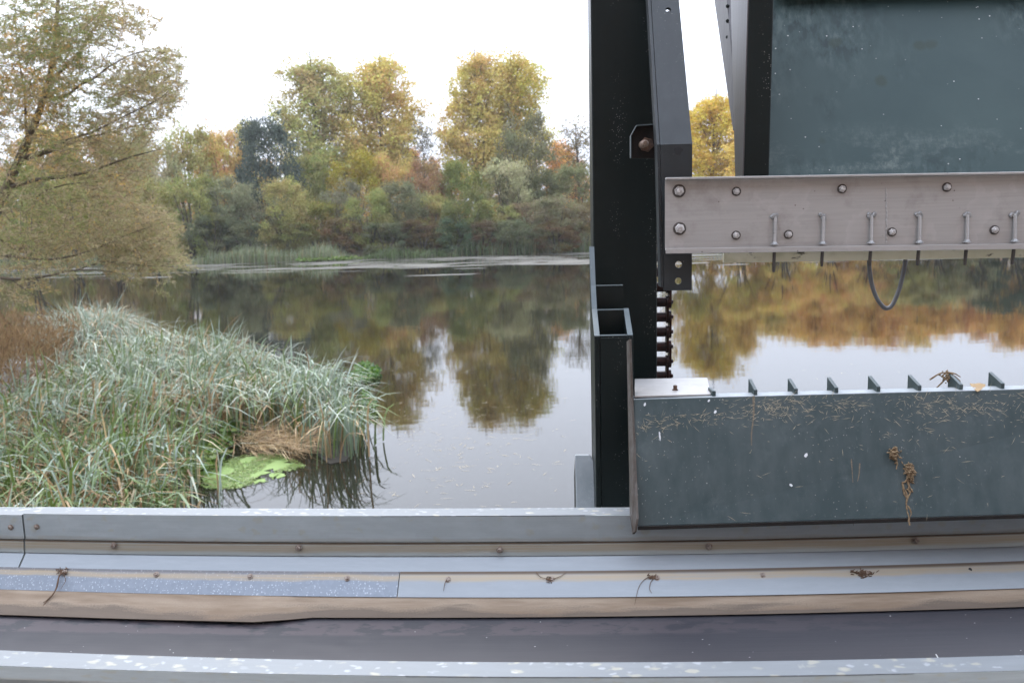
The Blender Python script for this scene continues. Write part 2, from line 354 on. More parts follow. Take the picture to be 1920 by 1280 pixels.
M['silt'] = simple('dried_silt', (.20, .16, .11), .95, 0, .6, 300, dark=(.09, .085, .075))
M['leaf'] = simple('fallen_leaf', (.34, .225, .105), .8, 0, .35, 60, dark=(.26, .175, .09))
M['bark'] = simple('bark', (.075, .058, .042), .95, 0, .6, 8)
M['twig'] = simple('twig_bark', (.20, .14, .085), .9, 0, .5, 8)
M['wbark'] = simple('willow_bark', (.115, .085, .055), .95, 0, .6, 8)
M['concrete'] = simple('concrete', (.26, .25, .23), .9, 0, .3, 3)
M['mud'] = simple('wet_mud', (.030, .024, .016), .7, 0, .5, 3)
M['ground'] = simple('bank_ground', (.06, .058, .028), .95, 0, .5, .4, dark=(.05, .035, .018))
def brick():
    m = Mat('brick_wall'); b = m.n('TexBrick'); o = m.coord('Object', scale=(1, 1, 1), rot=(R(90), 0, 0)); m.l(o, b.inputs[0])
    b.inputs['Scale'].default_value = 4.5; b.inputs['Color1'].default_value = (.20, .12, .085, 1); b.inputs['Color2'].default_value = (.27, .17, .12, 1); b.inputs['Mortar'].default_value = (.30, .28, .25, 1)
    m.set(b.outputs[0], .9); return m.m
M['brick'] = brick()

def foliage(name, hue_range=.5, trans=.34, from_object=True, ramp=None, rough=None):
    m = Mat(name); a = m.n('Attribute'); a.attribute_name = 'tint'; sep = m.n('SeparateColor'); m.l(a.outputs['Color'], sep.inputs[0])
    r_, g_ = sep.outputs[0], sep.outputs[1]
    if from_object:
        oi = m.n('ObjectInfo'); h = m.n('HueSaturation'); m.l(oi.outputs['Color'], h.inputs['Color'])
        m.l(m.math('ADD', .5, m.math('MULTIPLY', m.math('SUBTRACT', r_, .5), m.math('MULTIPLY', oi.outputs['Alpha'], .16))), h.inputs['Hue'])
        m.l(m.math('ADD', .55, m.math('MULTIPLY', g_, .9)), h.inputs['Value']); col = h.outputs[0]
    else:
        col = m.mix(1.0, m.ramp(r_, ramp), m.ramp(g_, [(0, .5), (1, 1.35)]), 'MULTIPLY')
    if rough is not None:
        m.set(col, rough, 0, .35); sh = m.p.outputs[0]
    else:
        d = m.n('BsdfDiffuse'); m.l(col, d.inputs[0]); sh = d.outputs[0]
    t = m.n('BsdfTranslucent'); m.l(col, t.inputs[0]); x = m.n('MixShader'); x.inputs[0].default_value = trans
    m.l(sh, x.inputs[1]); m.l(t.outputs[0], x.inputs[2]); m.l(x.outputs[0], m.out.inputs[0]); return m.m
M['tree'] = foliage('tree_leaves')
M['willow'] = foliage('willow_leaves', from_object=False, trans=.46, ramp=[(0, (.21, .26, .085)), (.28, (.34, .34, .14)), (.5, (.39, .34, .19)), (.72, (.41, .31, .20)), (.9, (.62, .43, .12)), (1, (.62, .34, .12))])
M['reed'] = foliage('reed_blades', from_object=False, rough=.45, trans=.25,
                    ramp=[(0, (.10, .15, .030)), (.25, (.15, .20, .062)), (.5, (.20, .26, .175)), (.68, (.37, .43, .36)), (.72, (.42, .31, .17)), (.9, (.31, .195, .095)), (1, (.13, .065, .035))])
M['shore'] = foliage('shore_grass', from_object=False, ramp=[(0, (.10, .16, .045)), (.4, (.20, .24, .12)), (.7, (.29, .31, .21)), (.85, (.34, .28, .15)), (1, (.27, .18, .09))])
M['lush'] = foliage('water_plants', from_object=False, ramp=[(0, (.045, .12, .018)), (.6, (.12, .21, .035)), (1, (.20, .25, .06))], rough=.4)
M['rust_bush'] = foliage('rusty_brush', from_object=False, ramp=[(0, (.095, .06, .033)), (.5, (.22, .14, .072)), (1, (.33, .225, .12))])
M['duckweed'] = simple('duckweed', (.23, .32, .095), .8, 0, .4, 60, dark=(.14, .22, .055))
M['scum'] = simple('floating_scum', (.125, .115, .092), .9, 0, .4, 3)

def water_mat():
    m = Mat('river_water'); c = m.n('TexCoord')
    mp = m.n('Mapping'); mp.inputs['Scale'].default_value = (.55, 1.5, 1); m.l(c.outputs['Object'], mp.inputs[0])
    n1 = m.noise(mp.outputs[0], 2.6, 3, .5)
    mp2 = m.n('Mapping'); mp2.inputs['Scale'].default_value = (.12, .42, 1); m.l(c.outputs['Object'], mp2.inputs[0])
    n2 = m.noise(mp2.outputs[0], 1.0, 3, .5)
    h = m.math('ADD', m.math('MULTIPLY', n1, .25), m.math('MULTIPLY', n2, 1.0))
    m.set((.012, .011, .007), .03, 0, .5); m.p.inputs['IOR'].default_value = 1.333
    m.bump(h, .036, .1); return m.m
M['water'] = water_mat()

# ------------------------------------------------------------------ setting: water, ground, walkway
def shore_y(x): return 97 + 4.0 * math.sin(x * .021 + .6) + 1.6 * math.sin(x * .083) + .010 * abs(x)
mb = MB(); mb.add([(-1500, -60, 0), (1500, -60, 0), (1500, 130, 0), (-1500, 130, 0)], [(0, 1, 2, 3)])
mb.build('water', M['water'])['kind'] = 'structure'
xs = sorted(set(list(np.linspace(-200, 260, 116)) + [-4000, -1500, -800, -400, 400, 800, 1500, 4000]))
ys = [-400, -120, -70, -62, 0, 40, 80] + list(np.linspace(88, 112, 25)) + [120, 150, 200, 300, 600, 1500, 5000]
V = []
for y in ys:
    for x in xs:
        s = shore_y(x); t = min(1, max(0, (y - s + 1.2) / 4.5))
        z = -1.5 + t * t * (3 - 2 * t) * 2.3 + max(0, y - s - 4) * .004
        if y < -62: z = 1.5
        z += .10 * math.sin(x * .9 + y) * t
        V.append((x, y, z))
nx = len(xs); F = [(j * nx + i, j * nx + i + 1, (j + 1) * nx + i + 1, (j + 1) * nx + i) for j in range(len(ys) - 1) for i in range(nx - 1)]
mb = MB(); mb.add(V, F); g = mb.build('ground', M['ground'], smooth=True); g['kind'] = 'structure'
mb = MB(); mb.box(-14, 14, -5, 3.35, -1.6, 2.3); mb.build('walkway', M['concrete'])['kind'] = 'structure'

# brick wall of the plant behind the viewer (dark shape mirrored in the steel)
mb = MB(); mb.box(-10, 12, -5.6, -5.02, 2.3, 10.5)
pw = mb.build('brick_wall', M['brick']); tag(pw, 'tall brick wall of the power plant behind the walkway', 'wall')

# ------------------------------------------------------------------ belt conveyor
def quad_fn(pts):
    a = np.array(pts, float); p = np.polyfit(a[:, 0], a[:, 1], 2)
    d = np.polyder(p)
    def f(x):
        if x < 0: return np.polyval(p, 0) + np.polyval(d, 0) * x
        if x > 1920: return np.polyval(p, 1920) + np.polyval(d, 1920) * (x - 1920)
        return np.polyval(p, x)
    return f
EY = dict(
    E0=quad_fn([(0, 949), (640, 952), (1187, 951), (1920, 938)]),
    E1=quad_fn([(0, 962), (640, 966.5), (1060, 965.5), (1920, 951)]),
    E2=quad_fn([(0, 1008.5), (640, 1016.5), (1280, 1010.5), (1920, 996)]),
    E3=quad_fn([(0, 1033), (640, 1041), (1280, 1037), (1920, 1022)]),
    E4=quad_fn([(0, 1063), (640, 1072), (1280, 1068), (1920, 1052)]),
    E5=quad_fn([(0, 1105), (745, 1120), (1280, 1118), (1920, 1103)]),
    E6=quad_fn([(0, 1150), (640, 1155), (1280, 1155), (1920, 1136)]),
    E8=quad_fn([(0, 1218), (640, 1237.5), (960, 1241), (1280, 1239), (1920, 1227.5)]),
    E9=quad_fn([(0, 1247), (640, 1265), (1280, 1267), (1920, 1256)]),
    E10=quad_fn([(0, 1272), (640, 1290), (1280, 1293), (1920, 1282)]))
REF = 745
ZR = 3.25
def hit_slope(px, py, p0, ang):
    """where the pixel's ray meets the plane through p0 that falls towards the viewer at ang"""
    n = VH * -math.sin(ang) + ZH * math.cos(ang)
    d = ray(px, py); return CAM + d * ((p0 - CAM).dot(n) / d.dot(n))
pE1 = PZ(REF, EY['E1'](REF), ZR)
pE2 = PV(REF, EY['E2'](REF), vv(pE1)); pE3 = PV(REF, EY['E3'](REF), vv(pE1) - .004)
pE4 = hit_slope(REF, EY['E4'](REF), pE3, R(42)); pE5 = hit_slope(REF, EY['E5'](REF), pE4, R(42))
pE6 = hit_slope(REF, EY['E6'](REF), pE5, R(40)); 
pE8 = PZ(REF, EY['E8'](REF), ZR - .01); pE9 = PZ(REF, EY['E9'](REF), ZR - .01); pE10 = PV(REF, EY['E10'](REF), vv(pE9))
EZ = dict(E0=ZR, E1=ZR, E2=pE2.z, E3=pE3.z, E4=pE4.z, E5=pE5.z, E6=pE6.z, E8=pE8.z, E9=pE9.z, E10=pE10.z)
def line_at(e, u, dz=0.0, dv=0.0):
    """point of conveyor edge e at the station u metres along the conveyor"""
    px = 960 + FPX * u / 2.0
    for _ in range(14):
        p = PZ(px, EY[e](px), EZ[e]); px += (u - uu(p)) * FPX / 2.2
    return p + VH * dv + ZH * dz
def u_of(px, e): return uu(PZ(px, EY[e](px), EZ[e]))
U0, U1 = -2.6, 3.2
_cache = {}
def ribbon(mb, e0, e1, u0, u1, o0=(0, 0), o1=(0, 0), f0=None, f1=None, thick=.0025):
    """sheet between two conveyor edges; o = (dv, dz) offsets"""
    n = max(2, int((u1 - u0) / .07)); us = np.linspace(u0, u1, n + 1)
    vs, uv = [], []
    for u in us:
        a = line_at(e0, u, o0[1], o0[0]) if not callable(e0) else e0(u)
        b = line_at(e1, u, o1[1], o1[0]) if not callable(e1) else e1(u)
        vs += [a, b]; uv += [(u + 5, 1e-4), (u + 5, 1)]
    fs = [(2 * i, 2 * i + 1, 2 * i + 3, 2 * i + 2) for i in range(n)]
    # back face gives the sheet its thickness
    nrm = None
    k = len(vs); q = []
    for i in range(n + 1):
        a, b = vs[2 * i], vs[2 * i + 1]; nn = (b - a).cross(UH).normalized()
        if nn.z > .05 or (abs(nn.z) <= .05 and nn.dot(VH) < 0): nn = -nn
        q += [a + nn * thick, b + nn * thick]
    fs2 = [(k + 2 * i, k + 2 * i + 2, k + 2 * i + 3, k + 2 * i + 1) for i in range(n)]
    side = [(2 * i, 2 * i + 2, k + 2 * i + 2, k + 2 * i) for i in range(n)] + [(2 * i + 1, k + 2 * i + 1, k + 2 * i + 3, 2 * i + 3) for i in range(n)]
    side += [(0, k, k + 1, 1), (2 * n, 2 * n + 1, k + 2 * n + 1, k + 2 * n)]
    mb.add(vs + q, fs + fs2 + side, uv + uv)

cv = empty('belt_conveyor')
tag(cv, 'galvanised belt conveyor with dark rubber belt running along the bottom', 'conveyor')
uj = u_of(47, 'E2')              # joint between the two far side guards
gap = .0025
def guard(u0, u1, dz):
    mb = MB(); ribbon(mb, 'E0', 'E1', u0, u1, (0, dz), (0, dz)); a = mb.build('guard_flange', M['flange'], cv, smooth=False)
    mb = MB(); ribbon(mb, 'E1', 'E2', u0, u1, (0.0, dz - .0005), (0.0, 0)); b = mb.build('guard_web', M['web'], cv)
    mb = MB(); ribbon(mb, 'E2', 'E3', u0, u1, (-.004, -.001), (-.004, 0)); c = mb.build('guard_lip', M['lip'], cv)
    mb = MB(); ribbon(mb, 'E3', 'E4', u0, u1, (-.001, -.001), (0, 0)); d = mb.build('guard_slope', M['slope'], cv)
    return b, c
wA, lA = guard(uj + gap, U1, 0.0)
wB, lB = guard(U0, uj - gap, -.004)
us_ = u_of(745, 'E5')
mb = MB(); ribbon(mb, 'E4', 'E5', U0, us_ - .0012, (-.003, .003), (-.003, .003)); stripA = mb.build('cover_strip', M['strip_old'], cv); stripA['label'] = 'mottled older cover strip'
mb = MB(); ribbon(mb, 'E4', 'E5', us_ + .0012, U1, (-.003, .003), (-.003, .003)); stripB = mb.build('cover_strip', M['strip_new'], cv); stripB['label'] = 'smooth newer cover strip'
# rubber skirt: an older end piece that droops over the belt on the left, then the straight run
ZB = pE6.z
def skirt_edge(px):
    base = EY['E6'](px)
    if px < 575: base += 2 + 7 * max(0, min(1, px / 470.)) * (1 if px < 490 else max(0, (575 - px) / 85) ** 1.3)
    return base
def sk_low(u):
    px = 960 + FPX * u / 2.0
    for _ in range(14):
        p = PZ(px, skirt_edge(px), ZB); px += (u - uu(p)) * FPX / 2.2
    return p
n_u = lambda u: None
mb = MB(); ribbon(mb, 'E5', sk_low, U0, U1, (.004, .006), (0, 0), thick=.003)
mb.build('rubber_skirt', M['skirt'], cv)
# troughed belt
bz = lambda dv: ZB - .006 - .25 * min(dv, .28)
def belt_pt(dv):
    def f(u):
        p = line_at('E6', u); q = p - VH * dv; q.z = bz(dv); return q
    return f
pb8 = None
d8 = ray(REF, EY['E8'](REF)); base = line_at('E6', uu(pE6))
# depth at which the near guard's edge hides the belt
dvs = np.linspace(0, .7, 400); hid = .45
for dv in dvs:
    q = belt_pt(dv)(uu(pE8)); s = CAM + d8 * ((vv(q)) / d8.dot(VH))
    if s.z > q.z: hid = dv; break
mb = MB(); vs, uv, fs = [], [], []
st = list(np.linspace(-.03, hid, 9)) + [hid + .06, hid + .16, hid + .3]
usb = np.linspace(U0, U1, 60)
for u in usb:
    for dv in st:
        vs.append(belt_pt(dv)(u)); uv.append((u + 5 - 3, min(1, max(0, dv / hid))))
ns = len(st)
for i in range(len(usb) - 1):
    for j in range(ns - 1): fs.append((i * ns + j, i * ns + j + 1, (i + 1) * ns + j + 1, (i + 1) * ns + j))
mb.add(vs, fs, uv); belt = mb.build('belt', M['belt'], cv, smooth=True)
so_ = belt.modifiers.new('thick', 'SOLIDIFY'); so_.thickness = .01; so_.offset = -1
# near guard, a mirror of the far one: flange, short outer lip, inner web and slope
mb = MB(); ribbon(mb, 'E8', 'E9', U0, U1); mb.build('near_flange', M['flange'], cv)
mb = MB(); ribbon(mb, 'E9', 'E10', U0, U1, (0, -.0005), (0, 0)); mb.build('near_lip', M['web'], cv)
mb = MB(); ribbon(mb, lambda u: line_at('E8', u, -.003, -.003), lambda u: line_at('E8', u, -.12, -.003), U0, U1); mb.build('near_web', M['web'], cv)
mb = MB(); ribbon(mb, lambda u: line_at('E8', u, -.12, -.002), lambda u: line_at('E8', u, -.17, .05), U0, U1); mb.build('near_slope', M['slope'], cv)
v8, v1_ = vv(pE8), vv(pE1)
mb = MB()
mb.box(U0, U1, v8 - .045, v8 - .03, 2.80, ZR - .13)
mb.build('side_panel', simple('brown_panel', (.10, .08, .07), .8), cv)
mb = MB(); ribbon(mb, lambda u: line_at('E0', u, -.0032, .0), lambda u: line_at('E0', u, -.42, .0), U0, U1); mb.build('side_panel', M['web'], cv)
for u in (-2.0, -.3, 1.4, 2.9):
    for v in (v8 + .02, v1_ - .06):
        mb = MB(); mb.box(u - .03, u + .03, v - .03, v + .03, 2.3, 2.9); mb.build('leg', M['slope'], cv)
at_base(cv, W(0, (v8 + v1_) / 2, 2.3))

# screws
def screw(c, n, r, parent, mat=None, kind='pan'):
    n = Vector(n).normalized(); mb = MB()
    mb.lathe(c, n, [(r * 1.25, 0), (r * 1.25, r * .2), (r * .95, r * .28)], 18)
    if kind == 'pan':
        mb.lathe(c, n, [(r * .85, r * .25), (r * .85, r * .5), (r * .62, r * .74), (r * .22, r * .80), (r * .18, r * .45)], 18)
    else:
        mb.lathe(c, n, [(r * .85, r * .25), (r * .85, r * .95), (r * .7, r * 1.1)], 6)
    return mb.build('screw', mat or M['screw'], parent)
nweb = -VH
for px, py in ((20, 988),): screw(PV(px, py, vv(line_at('E2', u_of(px, 'E2'))) - .001), nweb, .0062, wB)
for px, py in ((69, 987),): screw(PV(px, py, vv(line_at('E2', u_of(px, 'E2'))) - .001), nweb, .0062, wA)
for px, py in ((213, 1022), (560, 1026), (937, 1030), (1329, 1024), (1717, 1013), (2100, 1000)):
    p = line_at('E3', u_of(px, 'E3')); screw(PV(px, py, vv(p) - .0045), nweb, .0072, lA, kind='hex')
nsl = (VH * -math.sin(R(42)) + ZH * math.cos(R(42)))
for px, py in ((-60, 1068), (121, 1072), (293, 1076), (469, 1080), (651, 1084), (840, 1086), (1035, 1085), (1232, 1083), (1430, 1078), (1626, 1073), (2010, 1060)):
    p4 = line_at('E4', u_of(px, 'E4')) + VH * -.003 + ZH * .003
    screw(hit_slope(px, py, p4 + nsl * .0005, R(42)), nsl, .0060, stripA if px < 745 else stripB)
def dark_hole(c, n, r, parent, sx=1.0):
    mb = MB(); mb.lathe(c, n, [(r, 0), (r, .0006)], 14); return mb.build('hole', M['rubber'], parent)
dark_hole(PZ(561, 955.5, ZR + .0006), ZH, .0052, cv); dark_hole(PZ(295, 1239, ZR - .0094), ZH, .0056, cv)
p4 = line_at('E4', u_of(1819, 'E4')) + VH * -.003 + ZH * .003
dark_hole(hit_slope(1819, 1067, p4 + nsl * .001, R(42)), nsl, .0045, stripB)

# ------------------------------------------------------------------ rake machine: post, guide, chain
VP = 2.75
ul, ur = uu(PV(1112, 420, VP)), uu(PV(1232, 560, VP))
post = empty('machine_post', W((ul + ur) / 2, VP + .1, 2.3))
tag(post, 'tall dark green steel post rising through the whole picture beside the rake', 'post')
mb = MB(); mb.box(ul, ur, VP, VP + .20, 2.3, 5.9); mb.build('column', M['paint'], post, bevel=.004)
mb = MB(); mb.box(ul - .08, ur + .08, VP - .06, VP + .26, 2.3, 2.325); mb.build('base_plate', M['paint'], post, bevel=.003)
mb = MB(); mb.box(ul - .05, ur + .05, VP - .1, VP + .25, 5.9, 5.93); mb.build('cap_plate', M['paint'], post)
at_base(post, post.location.copy())

# guide: rectangular tube in front, half-open bay behind it, long side plate on the left; sloping cut rim
gd = empty('guide_channel')
tag(gd, 'dark green open-topped guide channel with sloping cut rim in front of the tall post', 'guide channel')
VF, VM, VB, VE = 2.30, 2.43, 2.49, 2.56
zf = PV(1150, 630, VF).z; zm = PV(1150, 580, VM).z; zb = PV(1150, 536, VB).z; ze = PV(1113, 464, VE).z
ug = uu(PV(1125, 700, VF)) ; ugr = uu(PV(1187, 700, VF))
T = .015
def cutplate(pts_vz, u0, u1):
    m_ = MB(); m_.prism([W(u0, v, z) for v, z in pts_vz], UH * (u1 - u0)); return m_
sp = cutplate([(VF - .004, 2.3), (VE, 2.3), (VE, ze), (VB, zb), (VM, zm), (VF - .004, zf)], ug - T, ug).build('side_plate', M['paint'], gd, bevel=.0015)
def rim_strip(pts_vz, u0, u1, par):
    m_ = MB()
    for (v0, z0), (v1, z1) in zip(pts_vz[:-1], pts_vz[1:]):
        m_.prism([W(u0, v0, z0 + .0005), W(u1, v0, z0 + .0005), W(u1, v1, z1 + .0005), W(u0, v1, z1 + .0005)], ZH * .0022)
    m_.build('rim', M['rim'], par)
rim_strip([(VF - .004, zf), (VM, zm), (VB, zb), (VE, ze)], ug - T, ug, sp)
sp2 = cutplate([(VF, 2.3), (VM, 2.3), (VM, zm), (VF, zf)], ugr - T, ugr).build('side_plate', M['paint'], gd, bevel=.0015)
rim_strip([(VF, zf), (VM, zm)], ugr - T, ugr, sp2)
def wall(v, z, dv, mat):
    m_ = MB(); m_.box(ug + .0005, ugr - T - .0005, v, v + dv, 2.3, z); o_ = m_.build('cross_wall', mat, gd)
    m_ = MB(); m_.box(ug + .0005, ugr - T - .0005, v + .0003, v + dv, z + .0003, z + .0024); m_.build('rim', M['rim'], o_); return o_
wall(VF, zf, T, M['paint']); wall(VM - T, zm - .001, T, M['paint'])
m_ = MB(); m_.box(ug + .0005, uu(PV(1168, 540, VB)), VB, VB + T, 2.3, zb); o_ = m_.build('cross_wall', M['paint'], gd)
m_ = MB(); m_.box(ug + .0005, uu(PV(1168, 540, VB)), VB + .0003, VB + T, zb + .0003, zb + .0024); m_.build('rim', M['rim'], o_)
# paint on the front face of the tube is dark: a facing sheet
m_ = MB(); m_.box(ug + .002, ugr + .0005, VF - .005, VF - .0008, 2.3, zf - .004); m_.build('front_face', M['paint'], gd, bevel=.001)
at_base(gd, W((ug + ugr) / 2, 2.5, 2.3))

# rounded bracket left of the guide
VC = 2.36
rb = empty('stop_shoe'); tag(rb, 'small pale grey rounded steel shoe at the left foot of the post', 'bracket')
LEAN = .13
ua, ub = uu(PV(1080, 900, VC + .06)), uu(PV(1121, 900, VC + .06)); zt = PV(1090, 853, VC + LEAN).z; zlo = zt - .24
def LP(u, z): return W(u, VC + LEAN * (z - zlo) / (zt - zlo), z)
pts = [LP(ua, zlo), LP(ub, zlo)]
for k in range(9):
    t = k / 8 * math.pi / 2
    pts.append(LP(ub - .024 + .024 * math.cos(t), zt - .11 + .11 * math.sin(t)))
pts.append(LP(ua, zt))
mb = MB(); mb.prism(pts, VH * .012); mb.build('face_plate', M['greycast'], rb, bevel=.002)
mb = MB(); mb.prism([W(ua + .0005, VC + .0125, 2.3), W(ua + .0005, VC + .42, 2.3), W(ua + .0005, VC + .42, zt - .16), W(ua + .0005, VC + LEAN + .013, zt - .002), W(ua + .0005, VC + .0125, zlo)], UH * .012); mb.build('gusset', M['paint'], rb, bevel=.001)
mb = MB(); mb.box(ua + .02, ub - .01, VC + .02, VC + .036, 2.3, zlo + .02); mb.build('foot', M['paint'], rb)
at_base(rb, W((ua + ub) / 2, VC, 2.3))

# roller chain beside the post
VCH = 2.86
ch = empty('drive_chain'); tag(ch, 'oily roller chain hanging down the right side of the post', 'chain')
uc0 = uu(PV(1230, 620, VCH)); uc1 = uu(PV(1248, 620, VCH)); uc2 = uu(PV(1262, 620, VCH))
pz = PV(1240, 566, VCH).z; pitch = pz - PV(1240, 594, VCH).z
for k in range(-26, 20):
    z = pz - k * pitch
    if z < 2.5 or z > 5.8: continue
    mb = MB(); c = W(uc0 - .02, VCH, z); mb.lathe(c, UH, [(pitch * .335, 0), (pitch * .335, uc1 - uc0 + .02)], 14); mb.build('roller', M['chain'], ch, smooth=False)
    out = k % 2
    lo, hi = z - pitch, z
    for us0, us1 in (((uc1 + .001, uc1 + .009) if not out else (uc1 + .010, uc1 + .018)), ((uc0 - .034, uc0 - .026) if not out else (uc0 - .043, uc0 - .035))):
        pts = []
        for q in range(9): t = q / 8 * math.pi; pts.append((VCH + pitch * .43 * math.cos(t), hi + pitch * .43 * math.sin(t)))
        pts.append((VCH - pitch * .38, (lo + hi) / 2))
        for q in range(9): t = math.pi + q / 8 * math.pi; pts.append((VCH + pitch * .43 * math.cos(t), lo + pitch * .43 * math.sin(t)))
        pts.append((VCH + pitch * .38, (lo + hi) / 2))
        if us0 > uc0:
            mb = MB(); mb.prism([W(us0, v, zz) for v, zz in pts], UH * (us1 - us0)); mb.build('link_plate', M['chain'], ch)
    if k < 12 and k > -8:
        mb = MB(); mb.lathe(W(uc1 + .018, VCH, z), UH, [(pitch * .14, 0), (pitch * .14, .006), (pitch * .10, .008)], 10); mb.build('pin', M['chain'], ch)
at_base(ch, W(uc1, VCH, 2.5))

# ------------------------------------------------------------------ bent steel arm with drilled foot and stop bracket
VA = 2.33
arm = empty('bent_arm'); tag(arm, 'bent grey-green angle-iron arm with a drilled foot between post and stainless beam', 'arm')
# lower straight part
ya = 272
bl, br_ = PV(1238, ya, VA), PV(1298, ya, VA)
fl, fr = PV(1245, 545, VA), PV(1297, 545, VA)
top_v = VA + .22
tl, tr = PV(1221, 0, top_v), PV(1273, 0, top_v)
ext = (tl - bl) * 1.9
# plate with holes: build by bmesh boolean-free polygons (ring of quads round each hole)
def holed_plate(a, b, c, d, holes, nrm, th, n=20):
    """quad a(bl) b(br) c(tr) d(tl) with round holes [(s,t,r)] stacked along t; returns MB"""
    m_ = MB(); X = (b - a); Wd = X.length; X = X / Wd; H = (d - a).length; Y = (d - a) / H
    ts = [0]
    for (s, t, r) in sorted(holes, key=lambda h: h[1]): ts += [t * H - r * 1.8, t * H + r * 1.8]
    ts.append(H)
    def P(x, y):
        s, t = x, y / H; lo = a + (b - a) * s; hi = d + (c - d) * s; return lo + (hi - lo) * t
    def slab(poly): m_.prism([P(x, y) for x, y in poly], nrm * th)
    k = 0
    for i in range(len(ts) - 1):
        y0, y1 = ts[i], ts[i + 1]
        if i % 2 == 0:
            if y1 - y0 > 1e-4: slab([(0, y0), (1, y0), (1, y1), (0, y1)])
        else:
            s, t, r = sorted(holes, key=lambda h: h[1])[k]; k += 1
            cx, cy = s, t * H
            outer, inner = [], []
            for q in range(n):
                an = 2 * math.pi * q / n; ca, sa = math.cos(an), math.sin(an)
                inner.append((cx + r * ca / Wd, cy + r * sa))
                # project to rectangle
                kx = ((1 - cx) if ca > 0 else cx) * Wd / max(1e-9, abs(ca)); ky = (y1 - cy) / max(1e-9, abs(sa)); kk = min(kx, ky)
                outer.append((cx + kk * ca / Wd, cy + kk * sa))
            # corners
            for cxn, cyn in ((1, y1), (0, y1), (0, y0), (1, y0)):
                an = math.atan2(cyn - cy, (cxn - cx) * Wd) % (2 * math.pi)
                q = round(an / (2 * math.pi) * n) % n; outer[q] = (cxn, cyn)
            vs = [P(x, y) for x, y in outer] + [P(x, y) for x, y in inner]; vs2 = [p + nrm * th for p in vs]
            fs = []
            for q in range(n):
                q2 = (q + 1) % n
                fs += [(q, q2, n + q2, n + q), (2 * n + q, 3 * n + q, 3 * n + q2, 2 * n + q2), (n + q, n + q2, 3 * n + q2, 3 * n + q), (q, 2 * n + q, 2 * n + q2, q2)]
            m_.add(vs + vs2, fs)
    return m_
zspan = (bl.z - fl.z)
hole_t = [(1 - (527 - 272) / (545 - 272)), (1 - (495.5 - 272) / (545 - 272))]
hp = holed_plate(W(uu(fl), VA, fl.z), W(uu(fr), VA, fl.z), W(uu(br_), VA, bl.z), W(uu(bl), VA, bl.z), [(.52, hole_t[0], .0095), (.54, hole_t[1], .0095)], VH, .010)
hp.build('foot_plate', M['armpaint'], arm)
a_, b_ = W(uu(bl), VA, bl.z + .0005), W(uu(br_), VA, bl.z + .0005)
c_, d_ = tr + (tr - br_) * .9, tl + (tl - bl) * .9
tt = ((272 - 28) / 272.) / 1.9
hn = (d_ - a_).cross(b_ - a_).normalized(); hn = hn if hn.dot(VH) > 0 else -hn
holed_plate(a_, b_, c_, d_, [(.585, tt * 1.03, .0085)], hn, .010).build('leaning_plate', M['armpaint'], arm)
# side leg of the angle iron
mb = MB(); mb.prism([W(uu(fl) - .001, VA + .001, fl.z + .01), W(uu(bl) - .001, VA + .001, bl.z), W(uu(bl) - .001, VA + .058, bl.z), W(uu(fl) - .001, VA + .058, fl.z + .01)], -UH * .008); mb.build('side_leg', M['armpaint'], arm, bevel=.001)
mb = MB(); q0 = a_ - UH * .001 + VH * .001; q1 = d_ - UH * .001 + VH * .001
mb.prism([q0, q1, q1 + VH * .058, q0 + VH * .058], -UH * .008); mb.build('side_leg', M['armpaint'], arm, bevel=.001)
mb = MB(); cc = PV(1272, 283, VA - .0005)
ring = []
for k in range(18):
    t = 2 * math.pi * k / 18; r = .0115 * (1 + .12 * math.sin(3 * t) + .08 * math.sin(5 * t + 1)); ring.append(cc + UH * r * math.cos(t) + ZH * r * .95 * math.sin(t))
mb.prism(ring, VH * .0004); mb.build('oil_stain', M['rubber'], arm)
# stop bracket with threaded stud
VS = 2.46
sb = MB()
P_ = lambda x, y, dv=0: PV(x, y, VS - dv)
out = [(1181, 297), (1181, 256), (1192, 236), (1237, 233), (1240, 297)]
sb.prism([P_(x, y) for x, y in out], VH * .008); sbo = sb.build('stop_bracket', M['darkrust'], arm, bevel=.001)
zt_ = P_(1192, 235)
fl_ = MB()
for (x0, y0), (x1, y1) in (((1181, 297), (1181, 256)), ((1181, 256), (1192, 236)), ((1192, 236), (1240, 232.5))):
    p0, p1 = P_(x0, y0), P_(x1, y1); nn = (p1 - p0).cross(VH).normalized()
    if nn.dot(W(uu(P_(1212, 270)), VS, P_(1212, 270).z) - p0) < 0: nn = -nn
    fl_.prism([p0 - VH * .0005, p1 - VH * .0005, p1 - VH * .0005 + nn * .0022, p0 - VH * .0005 + nn * .0022], -VH * .02)
fl_.build('bracket_rim', M['rim'], sbo)
st_ = MB(); c0 = P_(1204, 272); 
prof = []
for k in range(11): prof += [(.0108, k * .004), (.0088, k * .004 + .002)]
prof.append((.0065, .046))
st_.lathe(c0, -VH + UH * .10 + ZH * .02, prof, 16); st_.build('stud', M['stud'], sbo, smooth=False)
nu = MB(); nu.lathe(c0 + UH * .012, -VH, [(.021, 0), (.021, .010), (.018, .012)], 6); nu.build('nut', M['rusty'], sbo)
at_base(arm, W(uu(fl), VA, fl.z))

